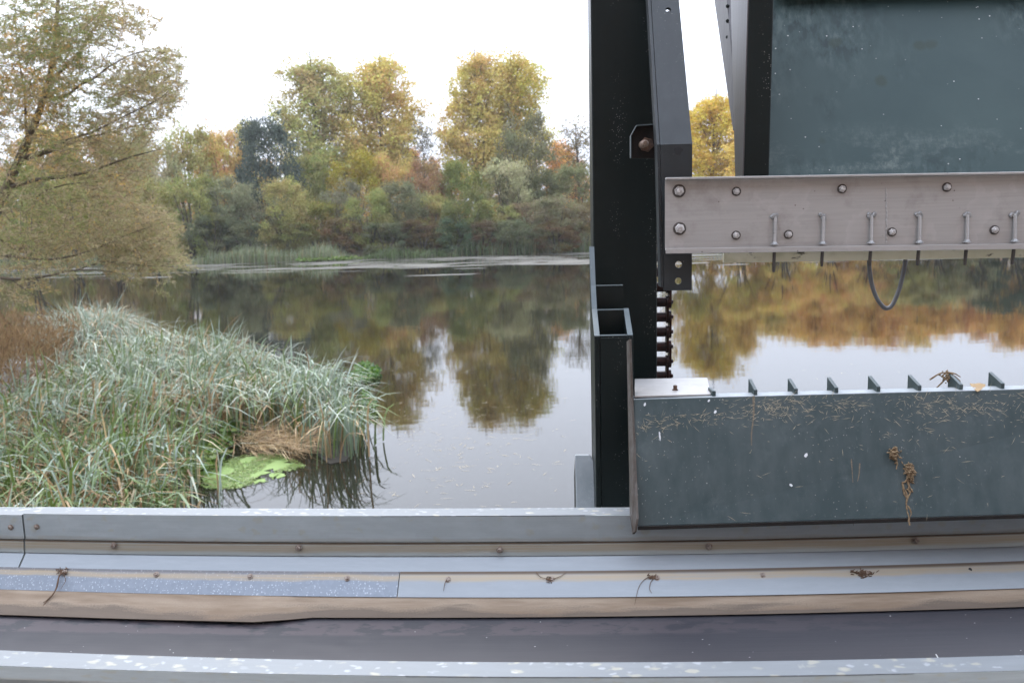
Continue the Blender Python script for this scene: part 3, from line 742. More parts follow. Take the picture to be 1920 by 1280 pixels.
# ------------------------------------------------------------------ stainless beam with spray rods
VBm = 2.30
L0t, L0b = PV(1247, 334, VBm), PV(1247, 474, VBm); R0t, R0b = PV(1920, 322.5, 2.25), PV(1920, 466, 2.25)
def BM(px, py, w=0.0):
    """point of the beam's face plane seen at (px,py), w metres in front of it"""
    n_ = ((R0t - L0t).cross(L0b - L0t)).normalized(); n_ = n_ if n_.y < 0 else -n_
    d = ray(px, py); p = CAM + d * ((L0t - CAM).dot(n_) / d.dot(n_)); return p + n_ * w
bn = ((R0t - L0t).cross(L0b - L0t)).normalized(); bn = bn if bn.y < 0 else -bn
ALONG = (R0t - L0t).normalized(); DOWN = (L0b - L0t).normalized()
beam = empty('stainless_beam'); tag(beam, 'grey stainless steel channel beam with bolts and short rods, below the teal panel', 'beam')
EXT = 1.45
ft, fb = BM(1247, 338), BM(1247, 466)
ft2, fb2 = ft + (BM(1920, 327) - ft) * EXT, fb + (BM(1920, 457) - fb) * EXT
mb = MB(); mb.prism([ft, ft2, fb2, fb], -bn * .004); mb.build('face_plate', M['stainless'], beam)
# upper flange (towards the viewer) and lower lip
mb = MB(); a, b = ft, ft2; mb.prism([a + DOWN * -.006, b + DOWN * -.006, b, a], bn * .026); mb.build('top_flange', M['stainless'], beam, bevel=.0012)
mb = MB(); mb.prism([fb, fb2, fb2 + DOWN * .005, fb + DOWN * .005], bn * .022); fo = mb.build('bottom_flange', M['stainless'], beam, bevel=.0012)
mb = MB(); a, b = fb + bn * .0222 - DOWN * .001, fb2 + bn * .0222 - DOWN * .001; mb.prism([a, b, b + DOWN * .014, a + DOWN * .014], bn * .003); mb.build('bottom_lip', M['stainless'], beam, bevel=.0008)
def hexbolt(px, py, r, kind='big'):
    c = BM(px, py, .0006); mb = MB()
    mb.lathe(c, bn, [(r * .80, r * .15), (r * .80, r * .62), (r * .66, r * .74)], 6)
    mb.lathe(c, bn, [(r * .42, r * .7), (r * .42, r * 1.15), (r * .34, r * 1.22)], 12)
    bo_ = mb.build('bolt', M['bolt'], beam); mb = MB(); mb.lathe(c, bn, [(r * 1.08, 0), (r * 1.08, r * .12), (r * 1.0, r * .17)], 20); mb.build('washer', M['washer'], bo_)
for px, py in ((1273, 358), (1274, 428.5)): hexbolt(px, py, .0165)
for px, py in ((1380.5, 359), (1578.5, 354), (1775, 351), (1380, 441), (1478, 439.5), (1672, 435), (1864, 431), (1975, 347), (2060, 427)): hexbolt(px, py, .0115)
for k, px in enumerate((1452, 1542, 1632, 1722, 1811, 1900, 1990, 2080)):
    ys_ = 407 - (px - 1452) * .0105; yb = 461 - (px - 1452) * .012; ye = 501 - (px - 1452) * .022
    c0 = BM(px + 1, ys_ + 6, .006)
    top = BM(px + 1, ys_, .0015)
    c1 = BM(px - 1, yb, .010); dirn = (c1 - c0).normalized()
    mb = MB(); mb.tube([top, BM(px + 1, ys_ + 2, .006), c0, c1], .0043, 8); rod = mb.build('rod', M['stainless'], beam)
    mb = MB(); mb.tube([c1 + DOWN * .006 - bn * .002, c1 + DOWN * (.044 if k else .058) - bn * .006, c1 + DOWN * (.056 if k else .070) - bn * .007], [.0046, .0046, .0038], 8); mb.build('rod_tip', M['tip'], rod)
    mb = MB()
    for q in range(5): 
        c = top + ALONG * random.uniform(-.008, .009) + DOWN * random.uniform(-.006, .006); mb.lathe(c, bn, [(.0062, 0), (.0055, .003), (.003, .0055)], 8)
    mb.lathe(c1 - DOWN * .004, -DOWN, [(.011, 0), (.0075, .003), (.0055, .007)], 10)
    mb.build('weld', M['weld'], rod)
# seam weld across the face
mb = MB(); pts = [BM(1662 + random.uniform(-.8, .8), y, .0) for y in np.linspace(352, 455, 26)]; mb.tube(pts, [.0016 + .0011 * (i % 2) for i in range(26)], 6); mb.build('seam_weld', M['stainless'], beam)
# pale scraper board behind the lower edge
bo0, bo1 = BM(1360, 470, -.03), BM(1360, 494, -.03)
bo2, bo3 = bo0 + (BM(1920, 460, -.03) - bo0) * 1.6, bo1 + (BM(1920, 484, -.03) - bo1) * 1.6
mb = MB(); mb.prism([bo0 - DOWN * .03, bo2 - DOWN * .03, bo3, bo1], -bn * .018)
mb.build('scraper_board', M['board'], beam, bevel=.002)
at_base(beam, L0b)
# hanging cable loop
mb = MB(); c = [(1630, 480), (1630, 500), (1634, 530), (1643, 557), (1655, 574), (1664, 578), (1674, 570), (1685, 545), (1693, 515), (1697, 494), (1698, 478)]
pts = [PV(x, y, 2.31) for x, y in c]
def smooth_pts(P, n=5):
    o = []
    for i in range(len(P) - 1):
        p0, p1, p2, p3 = P[max(i - 1, 0)], P[i], P[i + 1], P[min(i + 2, len(P) - 1)]
        for k in range(n):
            t = k / n; o.append(.5 * ((2 * p1) + (p2 - p0) * t + (2 * p0 - 5 * p1 + 4 * p2 - p3) * t * t + (3 * p1 - p0 - 3 * p2 + p3) * t ** 3))
    return o + [P[-1]]
mb.tube(smooth_pts(pts), .0058, 10); tag(mb.build('cable', M['cable'], smooth=True), 'grey cable loop hanging below the stainless beam', 'cable')

# ------------------------------------------------------------------ teal flap panel with its side arm
fp = empty('flap_panel'); tag(fp, 'large smeared teal steel panel with dark side arm above the stainless beam', 'panel')
p_bl, p_tl = PV(1441, 334, 2.45), PV(1452, -60, 2.74)
p_br = p_bl + (PV(1920, 330, 2.40) - p_bl) * 1.7; p_tr = p_tl + (PV(1920, -66, 2.69) - p_tl) * 1.7
side = (p_bl - PV(1400, 334, 2.45))
mb = MB(); nn = (p_tl - p_bl).cross(p_br - p_bl).normalized(); nn = nn if nn.y > 0 else -nn
mb.prism([p_bl - UH * .02, p_br, p_tr, p_tl - UH * .02], nn * .008); mb.build('panel', M['teal'], fp)
# side arm: box with front face, long left face, leaning
qa, qb = PV(1395, 334, 2.40), PV(1442, 334, 2.40); qc, qd = PV(1452.5, -60, 2.40), PV(1406.5, -60, 2.40)
zarm = PV(1380, 334, 2.52)
mb = MB(); mb.add([qa, qb, qc, qd, W(uu(qa), 2.50, qa.z), W(uu(qb), 2.50, qb.z), W(uu(qc), 2.64, qc.z), W(uu(qd), 2.64, qd.z)],
                  [(0, 1, 2, 3), (4, 7, 6, 5), (0, 4, 5, 1), (1, 5, 6, 2), (2, 6, 7, 3), (3, 7, 4, 0)]); 
mb.build('side_arm', M['paint'], fp, bevel=.003)
def sky_sheen():  # dark paint's grazing sky reflection put into a grey base, with brush marks
    m = Mat('brushed_sky_sheen'); o = m.coord(scale=(30, 30, 1.6)); n0 = m.noise(o, 2.4, 6, .7)
    c = m.mix(m.ramp(n0, [(.3, 0), (.7, 1)]), (.075, .072, .075), (.13, .125, .128)); m.set(c, .38, .25, .5); m.bump(n0, .15, .003); return m.m
M['sky_sheen'] = sky_sheen()
mb = MB(); mb.prism([W(uu(qa) - .0005, 2.403, qa.z), W(uu(qa) - .0005, 2.498, qa.z), W(uu(qd) - .0005, 2.636, qd.z), W(uu(qd) - .0005, 2.403, qd.z)], -UH * .003); mb.build('arm_side', M['sky_sheen'], fp)  # thin sheet over the arm's left face, sky reflection in its colour
# slanting stay behind the arm
s0, s1 = PV(1374, 246, 2.66), PV(1336, -20, 2.95)
s2, s3 = PV(1384, 246, 2.60), PV(1362, -20, 2.86)
mb = MB(); mb.prism([PV(1374, 246, 2.66), PV(1330, -60, 2.95), PV(1358, -60, 2.82), PV(1384, 236, 2.62)], UH * .03 + VH * .004); mb.build('stay', M['sky_sheen'], fp, bevel=.002)
mb = MB(); mb.prism([PV(1352, -60, 3.0), PV(1378, -60, 3.0), PV(1380, 120, 2.8), PV(1374, 110, 2.8)], VH * .01); mb.build('stay_web', M['paint'], fp)
for y in (12, 40, 70):
    mb = MB(); mb.lathe(PV(1366, y, 2.76), -UH - VH * .5, [(.006, 0), (.006, .006), (.004, .008)], 6); mb.build('bolt', M['paint'], fp)
# head plate folded forward at the panel's top edge (shades it)
a = p_bl + (p_tl - p_bl) * .862; b = a + (PV(1920, 0, 2.6) - PV(1452, 0, 2.65)).normalized() * 1.7; b = a + (p_br - p_bl).normalized() * 1.6
mb = MB(); mb.prism([a - VH * .06, b - VH * .06, b, a], ZH * .05); mb.build('head_plate', M['paint'], fp, bevel=.003)
at_base(fp, p_bl)

# ------------------------------------------------------------------ inclined chute plate with comb teeth
chu = empty('debris_chute'); tag(chu, 'sloping dusty green chute plate with a row of teeth, over the belt conveyor', 'chute')
VT, VL = 2.10, 1.995
tl_, bl_ = PV(1188, 748, VT), PV(1196, 986, VL)
tr_, br2 = PV(1920, 729, VT - .035), PV(1920, 963.5, VL - .035)
EX = 1.5
tr_, br2 = tl_ + (tr_ - tl_) * EX, bl_ + (br2 - bl_) * EX
cn = (tr_ - tl_).cross(bl_ - tl_).normalized(); cn = cn if cn.z > 0 else -cn
CA = (tr_ - tl_).normalized(); CD = (bl_ - tl_).normalized()
def CH(px, py, w=0.0):
    d = ray(px, py); return CAM + d * ((tl_ - CAM).dot(cn) / d.dot(cn)) + cn * w
mb = MB(); mb.prism([tl_, tr_, br2, bl_], -cn * .008); mb.build('chute_plate', M['chute'], chu, bevel=.0015)
# folded back edge on top (paler colour carries its up-facing light) and black lower edge
back = VH * .035 + ZH * .002
mb = MB(); a, b = tl_ + cn * .0005, tr_ + cn * .0005; mb.prism([a, b, b + back, a + back], -ZH * .008); mb.build('top_fold', M['greycast'], chu, bevel=.001)
mb = MB(); a, b = bl_ + CD * .0008, br2 + CD * .0008; mb.prism([a, b, b + CD * .009 - cn * .004, a + CD * .009 - cn * .004], -cn * .007); mb.build('edge_strip', M['edge'], chu, bevel=.001)
# side cheek: narrow plate along the left edge
k0, k1, k2, k3 = PV(1186, 640, 2.29), PV(1189, 745, 2.285), PV(1196, 860, 2.15), PV(1198, 985, 2.0)
prof = [PV(x, y, v) for x, y, v in ((1184, 636, 2.13), (1187.5, 742, 2.098), (1192, 830, 2.06), (1195, 905, 2.02), (1198, 972, 1.972), (1194, 996, 1.965), (1190, 1001, 1.975))]
prof += [PV(x, y, v) for x, y, v in ((1185, 965, 2.05), (1184, 900, 2.09), (1182, 800, 2.15), (1179, 640, 2.20))]
mb = MB(); mb.prism(prof, -UH * .006)
mb.build('side_cheek', M['wornedge'], chu, bevel=.001)
# cover plate with bolt
zc = tl_.z + .004
ca_, cb_, cc_, cd_ = PZ(1190, 745, zc), PZ(1333, 742, zc), PZ(1326, 711, zc), PZ(1190, 713, zc)
mb = MB(); mb.prism([ca_, cb_, cc_, cd_], ZH * .005); cp = mb.build('cover_plate', M['stainless'], chu, bevel=.001)
mb = MB(); c = PZ(1266, 731, zc + .005); mb.lathe(c, ZH, [(.008, 0), (.008, .002), (.0055, .0022), (.0055, .012), (.004, .013)], 10); mb.build('bolt', M['rusty'], cp)
# teeth: triangular fins standing behind the top edge
for k, (xb, xa, ya) in enumerate(((1336, 1326, 711), (1414, 1399, 710), (1490, 1474, 709), (1566, 1550, 706.5), (1645, 1626, 704), (1722, 1701, 702), (1800, 1777, 699.5), (1878, 1850, 697), (1953, 1923, 694), (2030, 1996, 692))):
    base = CH(xb, 745 - (xb - 1190) * .0259 - 6)
    d = ray(xa, ya); 
    ap = CAM + d * ((uu(base)) / d.dot(UH)) if False else None
    # tooth plane is normal to the chute's length; apex is 0.16 m behind
    v_ap = vv(base) + .065; ap = PV(xa, ya, v_ap)
    ap = ap + UH * (uu(base) - uu(ap))
    low = W(uu(ap), v_ap, tl_.z - .10); lo2 = W(uu(base), vv(base) + .004, tl_.z - .10)
    if k == 0: ap = W(uu(base), v_ap + .0, zc + .012)
    mb = MB(); mb.prism([base + ZH * .003 + VH * .002, ap, low, lo2], UH * .009); mb.build('tooth', M['greycast'] if False else M['chute'], chu, bevel=.0012)
# back plate under the teeth
# straw stuck to the plate: short dry fibres, thickest along the upper edge
Cs, Ds, Nn, Ls, Ws = [], [], [], [], []
Wch = (tr_ - tl_).length; Hch = (bl_ - tl_).length
drift = [(random.random(), abs(random.gauss(.04, .16))) for _ in range(46)]
for i in range(1250):
    s = random.random(); t = min(.98, abs(random.gauss(0, .22)) if random.random() < .72 else random.random())
    if random.random() < .62:
        q_ = random.choice(drift); s = q_[0] + random.gauss(0, .022); t = min(.97, abs(q_[1] + random.gauss(0, .035)))
        if not 0 < s < 1: continue
    if s < .14 and t < .1: continue
    if t > .25 and random.random() < .5: continue
    lo = tl_ + (tr_ - tl_) * s; hi = bl_ + (br2 - bl_) * s; p = lo + (hi - lo) * (.02 + t * .97)
    an = random.gauss(0, .55) if random.random() < .75 else random.uniform(0, 3.14)
    d = CA * math.cos(an) + CD * math.sin(an)
    Ls.append(random.choice((.005, .008, .010, .013, .018, .028)) * random.uniform(.7, 1.2)); Ws.append(random.uniform(.0005, .0013))
    Cs.append(p + cn * .0012); Ds.append(d); Nn.append(cn)
V_, F_ = leaf_arrays(np.array(Cs), np.array(Ds), np.array(Nn), np.array(Ls), np.array(Ws))
sf = quads_mesh('stuck_straw', V_, F_, M['straw'], None, chu); sf['kind'] = 'stuff'
def splat(px, py, rx, ry, mat, name='dropping'):
    mb = MB(); c = CH(px, py, .0006); ring = []
    for k in range(14):
        t = 2 * math.pi * k / 14; r = 1 + .25 * math.sin(2 * t + px) + .15 * math.sin(5 * t)
        ring.append(c + CA * rx * r * math.cos(t) + CD * ry * r * math.sin(t))
    mb.prism(ring, cn * .0006); mb.build(name, mat, chu)
M['white'] = simple('bird_dropping', (.72, .73, .74), .7, 0, .2, 50)
for px, py, rx, ry in ((1237, 817, .0025, .010), (1341, 772, .003, .0045), (1209, 758, .0025, .005), (1329, 751, .003, .003), (1511, 853, .004, .005), (1483, 909, .0035, .0035)): splat(px, py, rx, ry, M['white'])
for (x0, y0, x1, y1, nn_) in ((1413, 742, 1409, 835, 60), (1596, 860, 1600, 985, 40), (1612, 868, 1603, 930, 22)):
    for q in range(1):
        pts = smooth_pts([CH(x0, y0, .0008), CH((x0 * .6 + x1 * .4) + 1.5, y0 * .6 + y1 * .4, .0008), CH((x0 * .25 + x1 * .75) - 1, y0 * .25 + y1 * .75, .0008), CH(x1, y1, .0006)], 5)
        mb = MB(); wv = [(.0030 if nn_ == 60 else .0016) * (1 - .75 * i / len(pts)) * random.uniform(.6, 1.2) for i in range(len(pts))]
        vs = []
        for p_, w_ in zip(pts, wv): vs += [p_ - CA * w_, p_ + CA * w_]
        mb.add(vs, [(2 * i, 2 * i + 1, 2 * i + 3, 2 * i + 2) for i in range(len(pts) - 1)]); mb.build('silt_streak', M['silt'], chu)
at_base(chu, bl_)

# dried weed, leaf
def weed(name, label, centre, n, rad, stretch, strings, axis_n, cat='weed', seed=1):
    rr_ = random.Random(seed); mb = MB()
    for i in range(n):
        c = centre + CA * rr_.gauss(0, rad * .45) + CD * rr_.gauss(0, rad * stretch * .5) + axis_n * abs(rr_.gauss(.004, .004))
        d = (CA * rr_.gauss(0, 1) + CD * rr_.gauss(0, 1) + axis_n * rr_.gauss(0, .5)).normalized() * rr_.uniform(.0018, .0048)
        mb.tube([c - d, c + d * .2 + axis_n * .001, c + d], [rr_.uniform(.0008, .0016), rr_.uniform(.0012, .0026), .0007], 5)
    for P in strings:
        pts = smooth_pts([q + axis_n * .0042 for q in P], 4); mb.tube([q + CA * rr_.gauss(0, .0008) for q in pts], [.0021 * rr_.uniform(.6, 1.3) for _ in pts], 5)
    o = mb.build(name, M['weed']); tag(o, label, cat); return o
weed('dried_weed_clump', 'small round clump of dried brown weed stuck high on the chute plate', CH(1675, 852), 170, .0115, 1.1, [[CH(1677, 855), CH(1681, 868), CH(1680, 879)]], cn, seed=3)
weed('dried_weed_clump', 'larger clump of dried weed with a long root trailing down the chute', CH(1704, 884), 240, .0115, 1.7,
     [[CH(1704, 885), CH(1697, 902), CH(1691, 906), CH(1700, 930), CH(1698, 950), CH(1701, 962), CH(1705, 984)], [CH(1700, 900), CH(1704, 925), CH(1698, 942), CH(1706, 958), CH(1702, 978)], [CH(1691, 905), CH(1694, 922), CH(1700, 935)], [CH(1700, 905), CH(1708, 918), CH(1711, 922)], [CH(1700, 916), CH(1707, 923)]], cn, seed=5)
cc0 = PV(1777, 706, 2.14)
weed('dried_weed_clump', 'wisp of dried weed draped over one tooth of the chute', cc0, 60, .017, .7, [[cc0 + UH * -.045 + ZH * -.006, cc0 + UH * -.02 + ZH * .010, cc0 + UH * .01 + ZH * .010, cc0 + UH * .03], [cc0 + UH * -.02, cc0 + ZH * .012, cc0 + UH * .03 + ZH * -.012], [cc0 + UH * -.03 + ZH * -.03, cc0 + UH * -.005 + ZH * .0]], -VH, seed=8)
zl_ = CH(1833, 738).z + .006
lf = MB(); c0 = PZ(1833, 727, tl_.z + .006); ring = []
for x, y, z in ((1818, 719, .004), (1826, 720, .008), (1836, 718.5, .010), (1848, 721, .008), (1846, 727, .004), (1833, 734.5, .002), (1823, 728, .003)): ring.append(PZ(x, y, zl_ + z * .8))
lf.prism(ring, ZH * .0012); tag(lf.build('fallen_leaf', M['leaf']), 'tan fallen leaf lying on the top edge of the chute', 'leaf')

# root strands caught on the strip's screws
def SL(px, py, w=.002):
    p4 = line_at('E4', u_of(px, 'E4')) + VH * -.003 + ZH * .003 + nsl * .001; return hit_slope(px, py, p4, R(42)) + nsl * w
def roots(label, strings, blob=None, seed=2):
    rr_ = random.Random(seed); mb = MB()
    for P, r in strings:
        pts = smooth_pts([SL(x, y, .003) for x, y in P], 4); mb.tube(pts, [r * (1 - .6 * i / len(pts)) for i in range(len(pts))], 5)
    if blob:
        for i in range(blob[4]):
            c = SL(blob[0] + rr_.gauss(0, blob[2]), blob[1] + rr_.gauss(0, blob[3]), .002); d = (CA * rr_.gauss(0, 1) + CD * rr_.gauss(0, .6)).normalized() * .004
            mb.tube([c - d, c + nsl * .001, c + d], .0011, 4)
    tag(mb.build('root_strand', M['root']), label, 'roots')
roots('brown root strand hanging from the leftmost strip screw onto the rubber skirt', [([(121, 1073), (112, 1080), (108, 1100), (98, 1118), (88, 1128), (76, 1144)], .0022), ([(119, 1075), (124, 1088), (116, 1103)], .0011), ([(110, 1085), (104, 1108), (90, 1124), (82, 1130)], .0014)], (116, 1072, 5, 3, 30), 3)
roots('single short hair root hanging from the first screw right of the strip joint', [([(838, 1087), (834, 1095), (832, 1108)], .0010)], None, 3)
roots('fine pale hair roots spread over the screw in the middle of the strip', [([(1006, 1073), (1014, 1082), (1030, 1086)], .0010), ([(1036, 1086), (1052, 1080), (1061, 1073)], .0010)], (1030, 1086, 4, 2, 14), 5)
roots('two curling hair roots hanging from a strip screw below the side cheek', [([(1228, 1082), (1212, 1084), (1198, 1100), (1190, 1134)], .0011), ([(1226, 1084), (1220, 1092), (1218, 1104), (1222, 1112)], .0010)], (1225, 1082, 5, 2, 24), 7)
roots('flat brown nest of roots around the screw below the weed clumps', [([(1595, 1070), (1610, 1076), (1626, 1080)], .0016), ([(1610, 1079), (1622, 1082), (1634, 1074)], .0014)], (1620, 1074, 10, 3, 60), 9)

# ------------------------------------------------------------------ vegetation
def rnd_dirs(n, upbias=0.0):
    d = rng.normal(size=(n, 3)); d[:, 2] += upbias; return unit(d)
def tubes_to_mb(mb, limbs, n=6):
    for P, r in limbs: mb.tube(P, r, n, cap=False)

def crown_mesh(name, clumps, leaf, mat, flat=.75, parent=None):
    """clumps: (centre, radius, number, hue) -> cloud of leaf faces with clump-wise colour"""
    Cs, T = [], []
    for c, r, k, h in clumps:
        p = rng.normal(size=(k, 3)) * np.array([r, r, r * flat]) * .55
        Cs.append(p + np.array(c)); t = np.empty((k, 2)); t[:, 0] = np.clip(h + rng.normal(0, .14, k), 0, 1); t[:, 1] = np.clip(rng.normal(.5, .17, k), 0, 1); T.append(t)
    C = np.concatenate(Cs); T = np.concatenate(T); n = len(C)
    V, F = leaf_arrays(C, rnd_dirs(n), rnd_dirs(n, .6), leaf * rng.uniform(.6, 1.3, n), leaf * .62 * rng.uniform(.7, 1.2, n))
    return quads_mesh(name, V, F, mat, np.repeat(T, 4, 0), parent)

def proto_poplar(seed, H=26, Wd=9, dens=1.0):
    """tall airy poplar: ascending limbs, leaves in small sprays; returns (trunk MB, clumps)"""
    r = random.Random(seed); mb = MB(); cl = []
    lean = r.uniform(-.5, .5)
    tr_ = [Vector((lean * (k / 9) ** 2, 0, H * .93 * k / 9)) for k in range(10)]
    mb.tube(tr_, [.34 * (1 - .9 * k / 9) + .02 for k in range(10)], 7, cap=False)
    for i in range(46):
        t = .20 + .76 * (i + r.random()) / 46; z = H * t * .93; az = i * 2.4 + r.uniform(-.4, .4)
        env = Wd / 2 * 1.08 * max(.04, 1.0 - abs((t - .40) / .62) ** 2.1) * r.uniform(.8, 1.08); env = max(env, .5)
        rise = env * r.uniform(.8, 1.5)
        p0 = Vector((lean * t * t, 0, z * .92)); e = Vector((math.cos(az) * env, math.sin(az) * env, min(z * .92 + rise, H * .985 - r.random() * .6)))
        mid = p0.lerp(e, .5) + Vector((0, 0, -.12 * env)); P = [p0, p0.lerp(mid, .6), mid, mid.lerp(e, .6), e]
        mb.tube(P, [.11 * (1 - t) + .045, .06, .045, .03, .012], 5, cap=False)
        hue = r.uniform(.25, .75)
        for q in range(int((9 + env * 3.4) * dens)):
            s = r.uniform(.22, 1.05); c = p0.lerp(e, s) + Vector((r.gauss(0, .55), r.gauss(0, .55), r.gauss(.15, .6)))
            cl.append((c, r.uniform(.5, .95), int(r.uniform(20, 38)), min(1, max(0, hue + r.gauss(0, .13)))))
    return mb, cl
def proto_bush(seed, H=9, Wd=9, lobes=50, low=.02):
    """rounded willow crown down to the ground in uneven lobes"""
    r = random.Random(seed); mb = MB(); cl = []
    for k in range(6):
        az = k * 1.05 + r.random(); e = Vector((math.cos(az) * Wd * .3, math.sin(az) * Wd * .3, H * r.uniform(.55, .85)))
        P = [Vector((r.gauss(0, .2), r.gauss(0, .2), -.3)), e * .4 + Vector((0, 0, H * .05)), e]; mb.tube(P, [.16, .10, .03], 6, cap=False)
    for i in range(lobes):
        az = r.uniform(0, 6.283); t = r.random() ** .68; z = H * (low + (.93 - low) * t)
        env = Wd / 2 * math.sqrt(max(.05, 1 - abs((t - .42) / .66) ** 2.2)); rad = env * math.sqrt(r.uniform(.30, 1.0)) * .92
        c = Vector((math.cos(az) * rad, math.sin(az) * rad, z)); hue = r.uniform(.2, .8); R_ = r.uniform(.65, 1.4) * Wd / 9
        for q in range(7):
            cl.append((c + Vector((r.gauss(0, R_ * .40), r.gauss(0, R_ * .40), r.gauss(0, R_ * .30))), R_ * r.uniform(.4, .8), int(r.uniform(26, 50)), min(1, max(0, hue + r.gauss(0, .1)))))
    return mb, cl
def proto_slim(seed, H=18, Wd=4.6, bare=.25):
    r = random.Random(seed); mb = MB(); cl = []
    b = r.uniform(-.4, .4); tr_ = [Vector((b * math.sin(k * .5), b * .4 * k / 8, H * .96 * k / 8)) for k in range(9)]
    mb.tube(tr_, [.17 * (1 - .92 * k / 8) + .015 for k in range(9)], 6, cap=False)
    for i in range(34):
        t = bare + (.97 - bare) * (i + r.random()) / 34; z = H * t * .95; az = i * 2.4
        env = Wd / 2 * (1 - .55 * t) * r.uniform(.6, 1.15) * min(1, (t - bare + .1) * 5); e = Vector((math.cos(az) * env, math.sin(az) * env, z + env * r.uniform(.9, 1.7)))
        p0 = Vector((0, 0, z)); mb.tube([p0, p0.lerp(e, .5) - Vector((0, 0, .1)), e], [.05, .03, .01], 4, cap=False); hue = r.uniform(.3, .8)
        for q in range(12):
            c = p0.lerp(e, r.uniform(.2, 1.05)) + Vector((r.gauss(0, .35), r.gauss(0, .35), r.gauss(.1, .4))); cl.append((c, r.uniform(.35, .65), int(r.uniform(10, 22)), min(1, max(0, hue + r.gauss(0, .12)))))
    return mb, cl
PROTO = {}
def make_proto(kind, seed, leaf, fn, H, Wd, **k):
    mb, cl = fn(seed, H, Wd, **k)
    zs = np.array([c.z for c, *_ in cl]); rs = np.array([math.hypot(c.x, c.y) for c, *_ in cl])
    H = float(np.percentile(zs, 99.3)) + .3; Wd = 2 * float(np.percentile(rs, 93)) + .6      # real extent, so that plant() can fit it
    PROTO.setdefault(kind, []).append((mb, cl, leaf, H, Wd))
for s_ in (1, 2, 3): make_proto('poplar', s_, .33, proto_poplar, 26, 9)
for s_ in (11, 12, 13, 14): make_proto('bush', s_, .26, proto_bush, 9, 9)
for s_ in (21, 22): make_proto('slim', s_, .34, proto_slim, 18, 5.5)
for s_ in (31,): make_proto('bare', s_, .26, proto_slim, 18, 7.0, bare=.2)
_built = {}
def plant(kind, var, px, top, wpx, D, color, hue, label, cat='tree', group=None, zb=None, name=None):
    lst = PROTO[kind]; var %= len(lst); mb, cl, leaf, H, Wd = lst[var]
    nm = name or {'poplar': 'poplar_tree', 'bush': 'willow_tree', 'slim': 'aspen_tree', 'bare': 'sparse_tree'}[kind]
    if kind == 'bush': top -= 10 if name is None else 16
    p = PY(px, top, D); width = wpx * D / FPX
    zb = (.5 if D > shore_y(p.x) + 3 else .15) if zb is None else zb
    root = empty(nm, (p.x, D, zb)); tag(root, label, cat, group)
    if (kind, var) not in _built:
        t = mb.build('trunk', M['bark'], root, smooth=True); c = crown_mesh('crown', cl if kind != 'bare' else [(a, b, max(3, k // 2), h) for a, b, k, h in cl], leaf, M['tree'], parent=root)
        _built[(kind, var)] = (t, c)
    else:
        t0, c0 = _built[(kind, var)]
        t, c = t0.copy(), c0.copy()
        for o in (t, c): COL.objects.link(o); o.parent = root
    c.color = tuple(color) + (hue,)
    sx = width / Wd; sz = (p.z - zb) / H
    root.scale = (sx, (sx * .5 + sz * .5), sz); root.rotation_euler = (0, 0, random.uniform(0, 6.28) if kind != 'poplar' else random.uniform(-.5, .5))
    if kind == 'bush' or kind == 'slim' or kind == 'bare': root.scale = (sx, sx, sz)
    return root
# colours (albedo)
YEL = (.58, .455, .15); YGR = (.44, .405, .15); GRN = (.27, .29, .095); ORG = (.64, .38, .13); OCH = (.54, .38, .14)
OLV = (.35, .31, .115); BRN = (.43, .315, .155); GGR = (.25, .25, .14); DGR = (.15, .16, .085); MGR = (.27, .27, .09); PAL = (.42, .40, .22)
# --- the tall poplars
plant('poplar', 0, 588, 114, 166, 134, YGR, .75, 'tall green-yellow poplar, left half of the left pair beyond the river')
plant('poplar', 1, 706, 112, 164, 136, YEL, .55, 'tall golden poplar, right half of the left pair beyond the river')
plant('poplar', 2, 893, 104, 144, 135, YEL, .45, 'tall golden poplar, left half of the twin crown nearest the post')
plant('poplar', 0, 962, 106, 134, 138, (.52, .43, .11), .55, 'tall yellow-green poplar, right half of the twin crown nearest the post')
plant('poplar', 1, 1335, 184, 165, 132, (.60, .43, .08), .4, 'orange-yellow tree seen in the gap between bent arm and teal panel')
# --- thin trees between and beside them
plant('bare', 0, 792, 214, 62, 130, (.20, .19, .13), .5, 'thin grey-leaved tree between the two poplar groups')
plant('bare', 0, 838, 222, 56, 142, BRN, .5, 'thin brownish tree against the left edge of the twin poplars')
plant('bare', 0, 1083, 214, 95, 128, (.22, .18, .09), .6, 'sparse tree with bare upright branches just left of the post')
plant('slim', 0, 1040, 262, 60, 150, ORG, .3, 'pale orange tree between the twin poplars and the sparse tree')
plant('slim', 1, 1062, 272, 52, 156, (.5, .27, .09), .3, 'small orange tree close behind the sparse tree')
plant('slim', 0, 455, 226, 62, 120, YGR, .5, 'small pointed yellow-green treetop left of the dark willow')
plant('slim', 1, 402, 250, 50, 150, (.5, .27, .12), .3, 'pale orange treetop showing over the willows left of the dark willow')
# --- middle row of willows
plant('bush', 0, 492, 230, 118, 112, (.10, .12, .095), .3, 'dark grey-green willow standing left of the tall poplars')
plant('bush', 1, 345, 246, 120, 113, OLV, .7, 'olive willow just right of the near willow\'s upper branches')
plant('bush', 2, 420, 254, 110, 116, OCH, .6, 'ochre willow between the olive willow and the dark willow')
plant('bush', 3, 282, 250, 110, 110, PAL, .6, 'pale olive willow half behind the near willow\'s right edge')
plant('bush', 0, 195, 256, 130, 112, BRN, .6, 'brown willow seen through the near willow\'s branches')
plant('bush', 1, 90, 240, 140, 114, OCH, .6, 'ochre willow behind the near willow\'s trunk')
plant('bush', 2, 985, 222, 120, 118, (.20, .19, .10), .5, 'grey-olive willow crown in front of the twin poplars\' right side')
plant('bush', 3, 660, 292, 105, 116, (.36, .28, .055), .5, 'golden bush at the foot of the golden poplar of the left pair')
plant('bush', 0, 575, 300, 105, 118, MGR, .6, 'green bush at the foot of the green-yellow poplar')
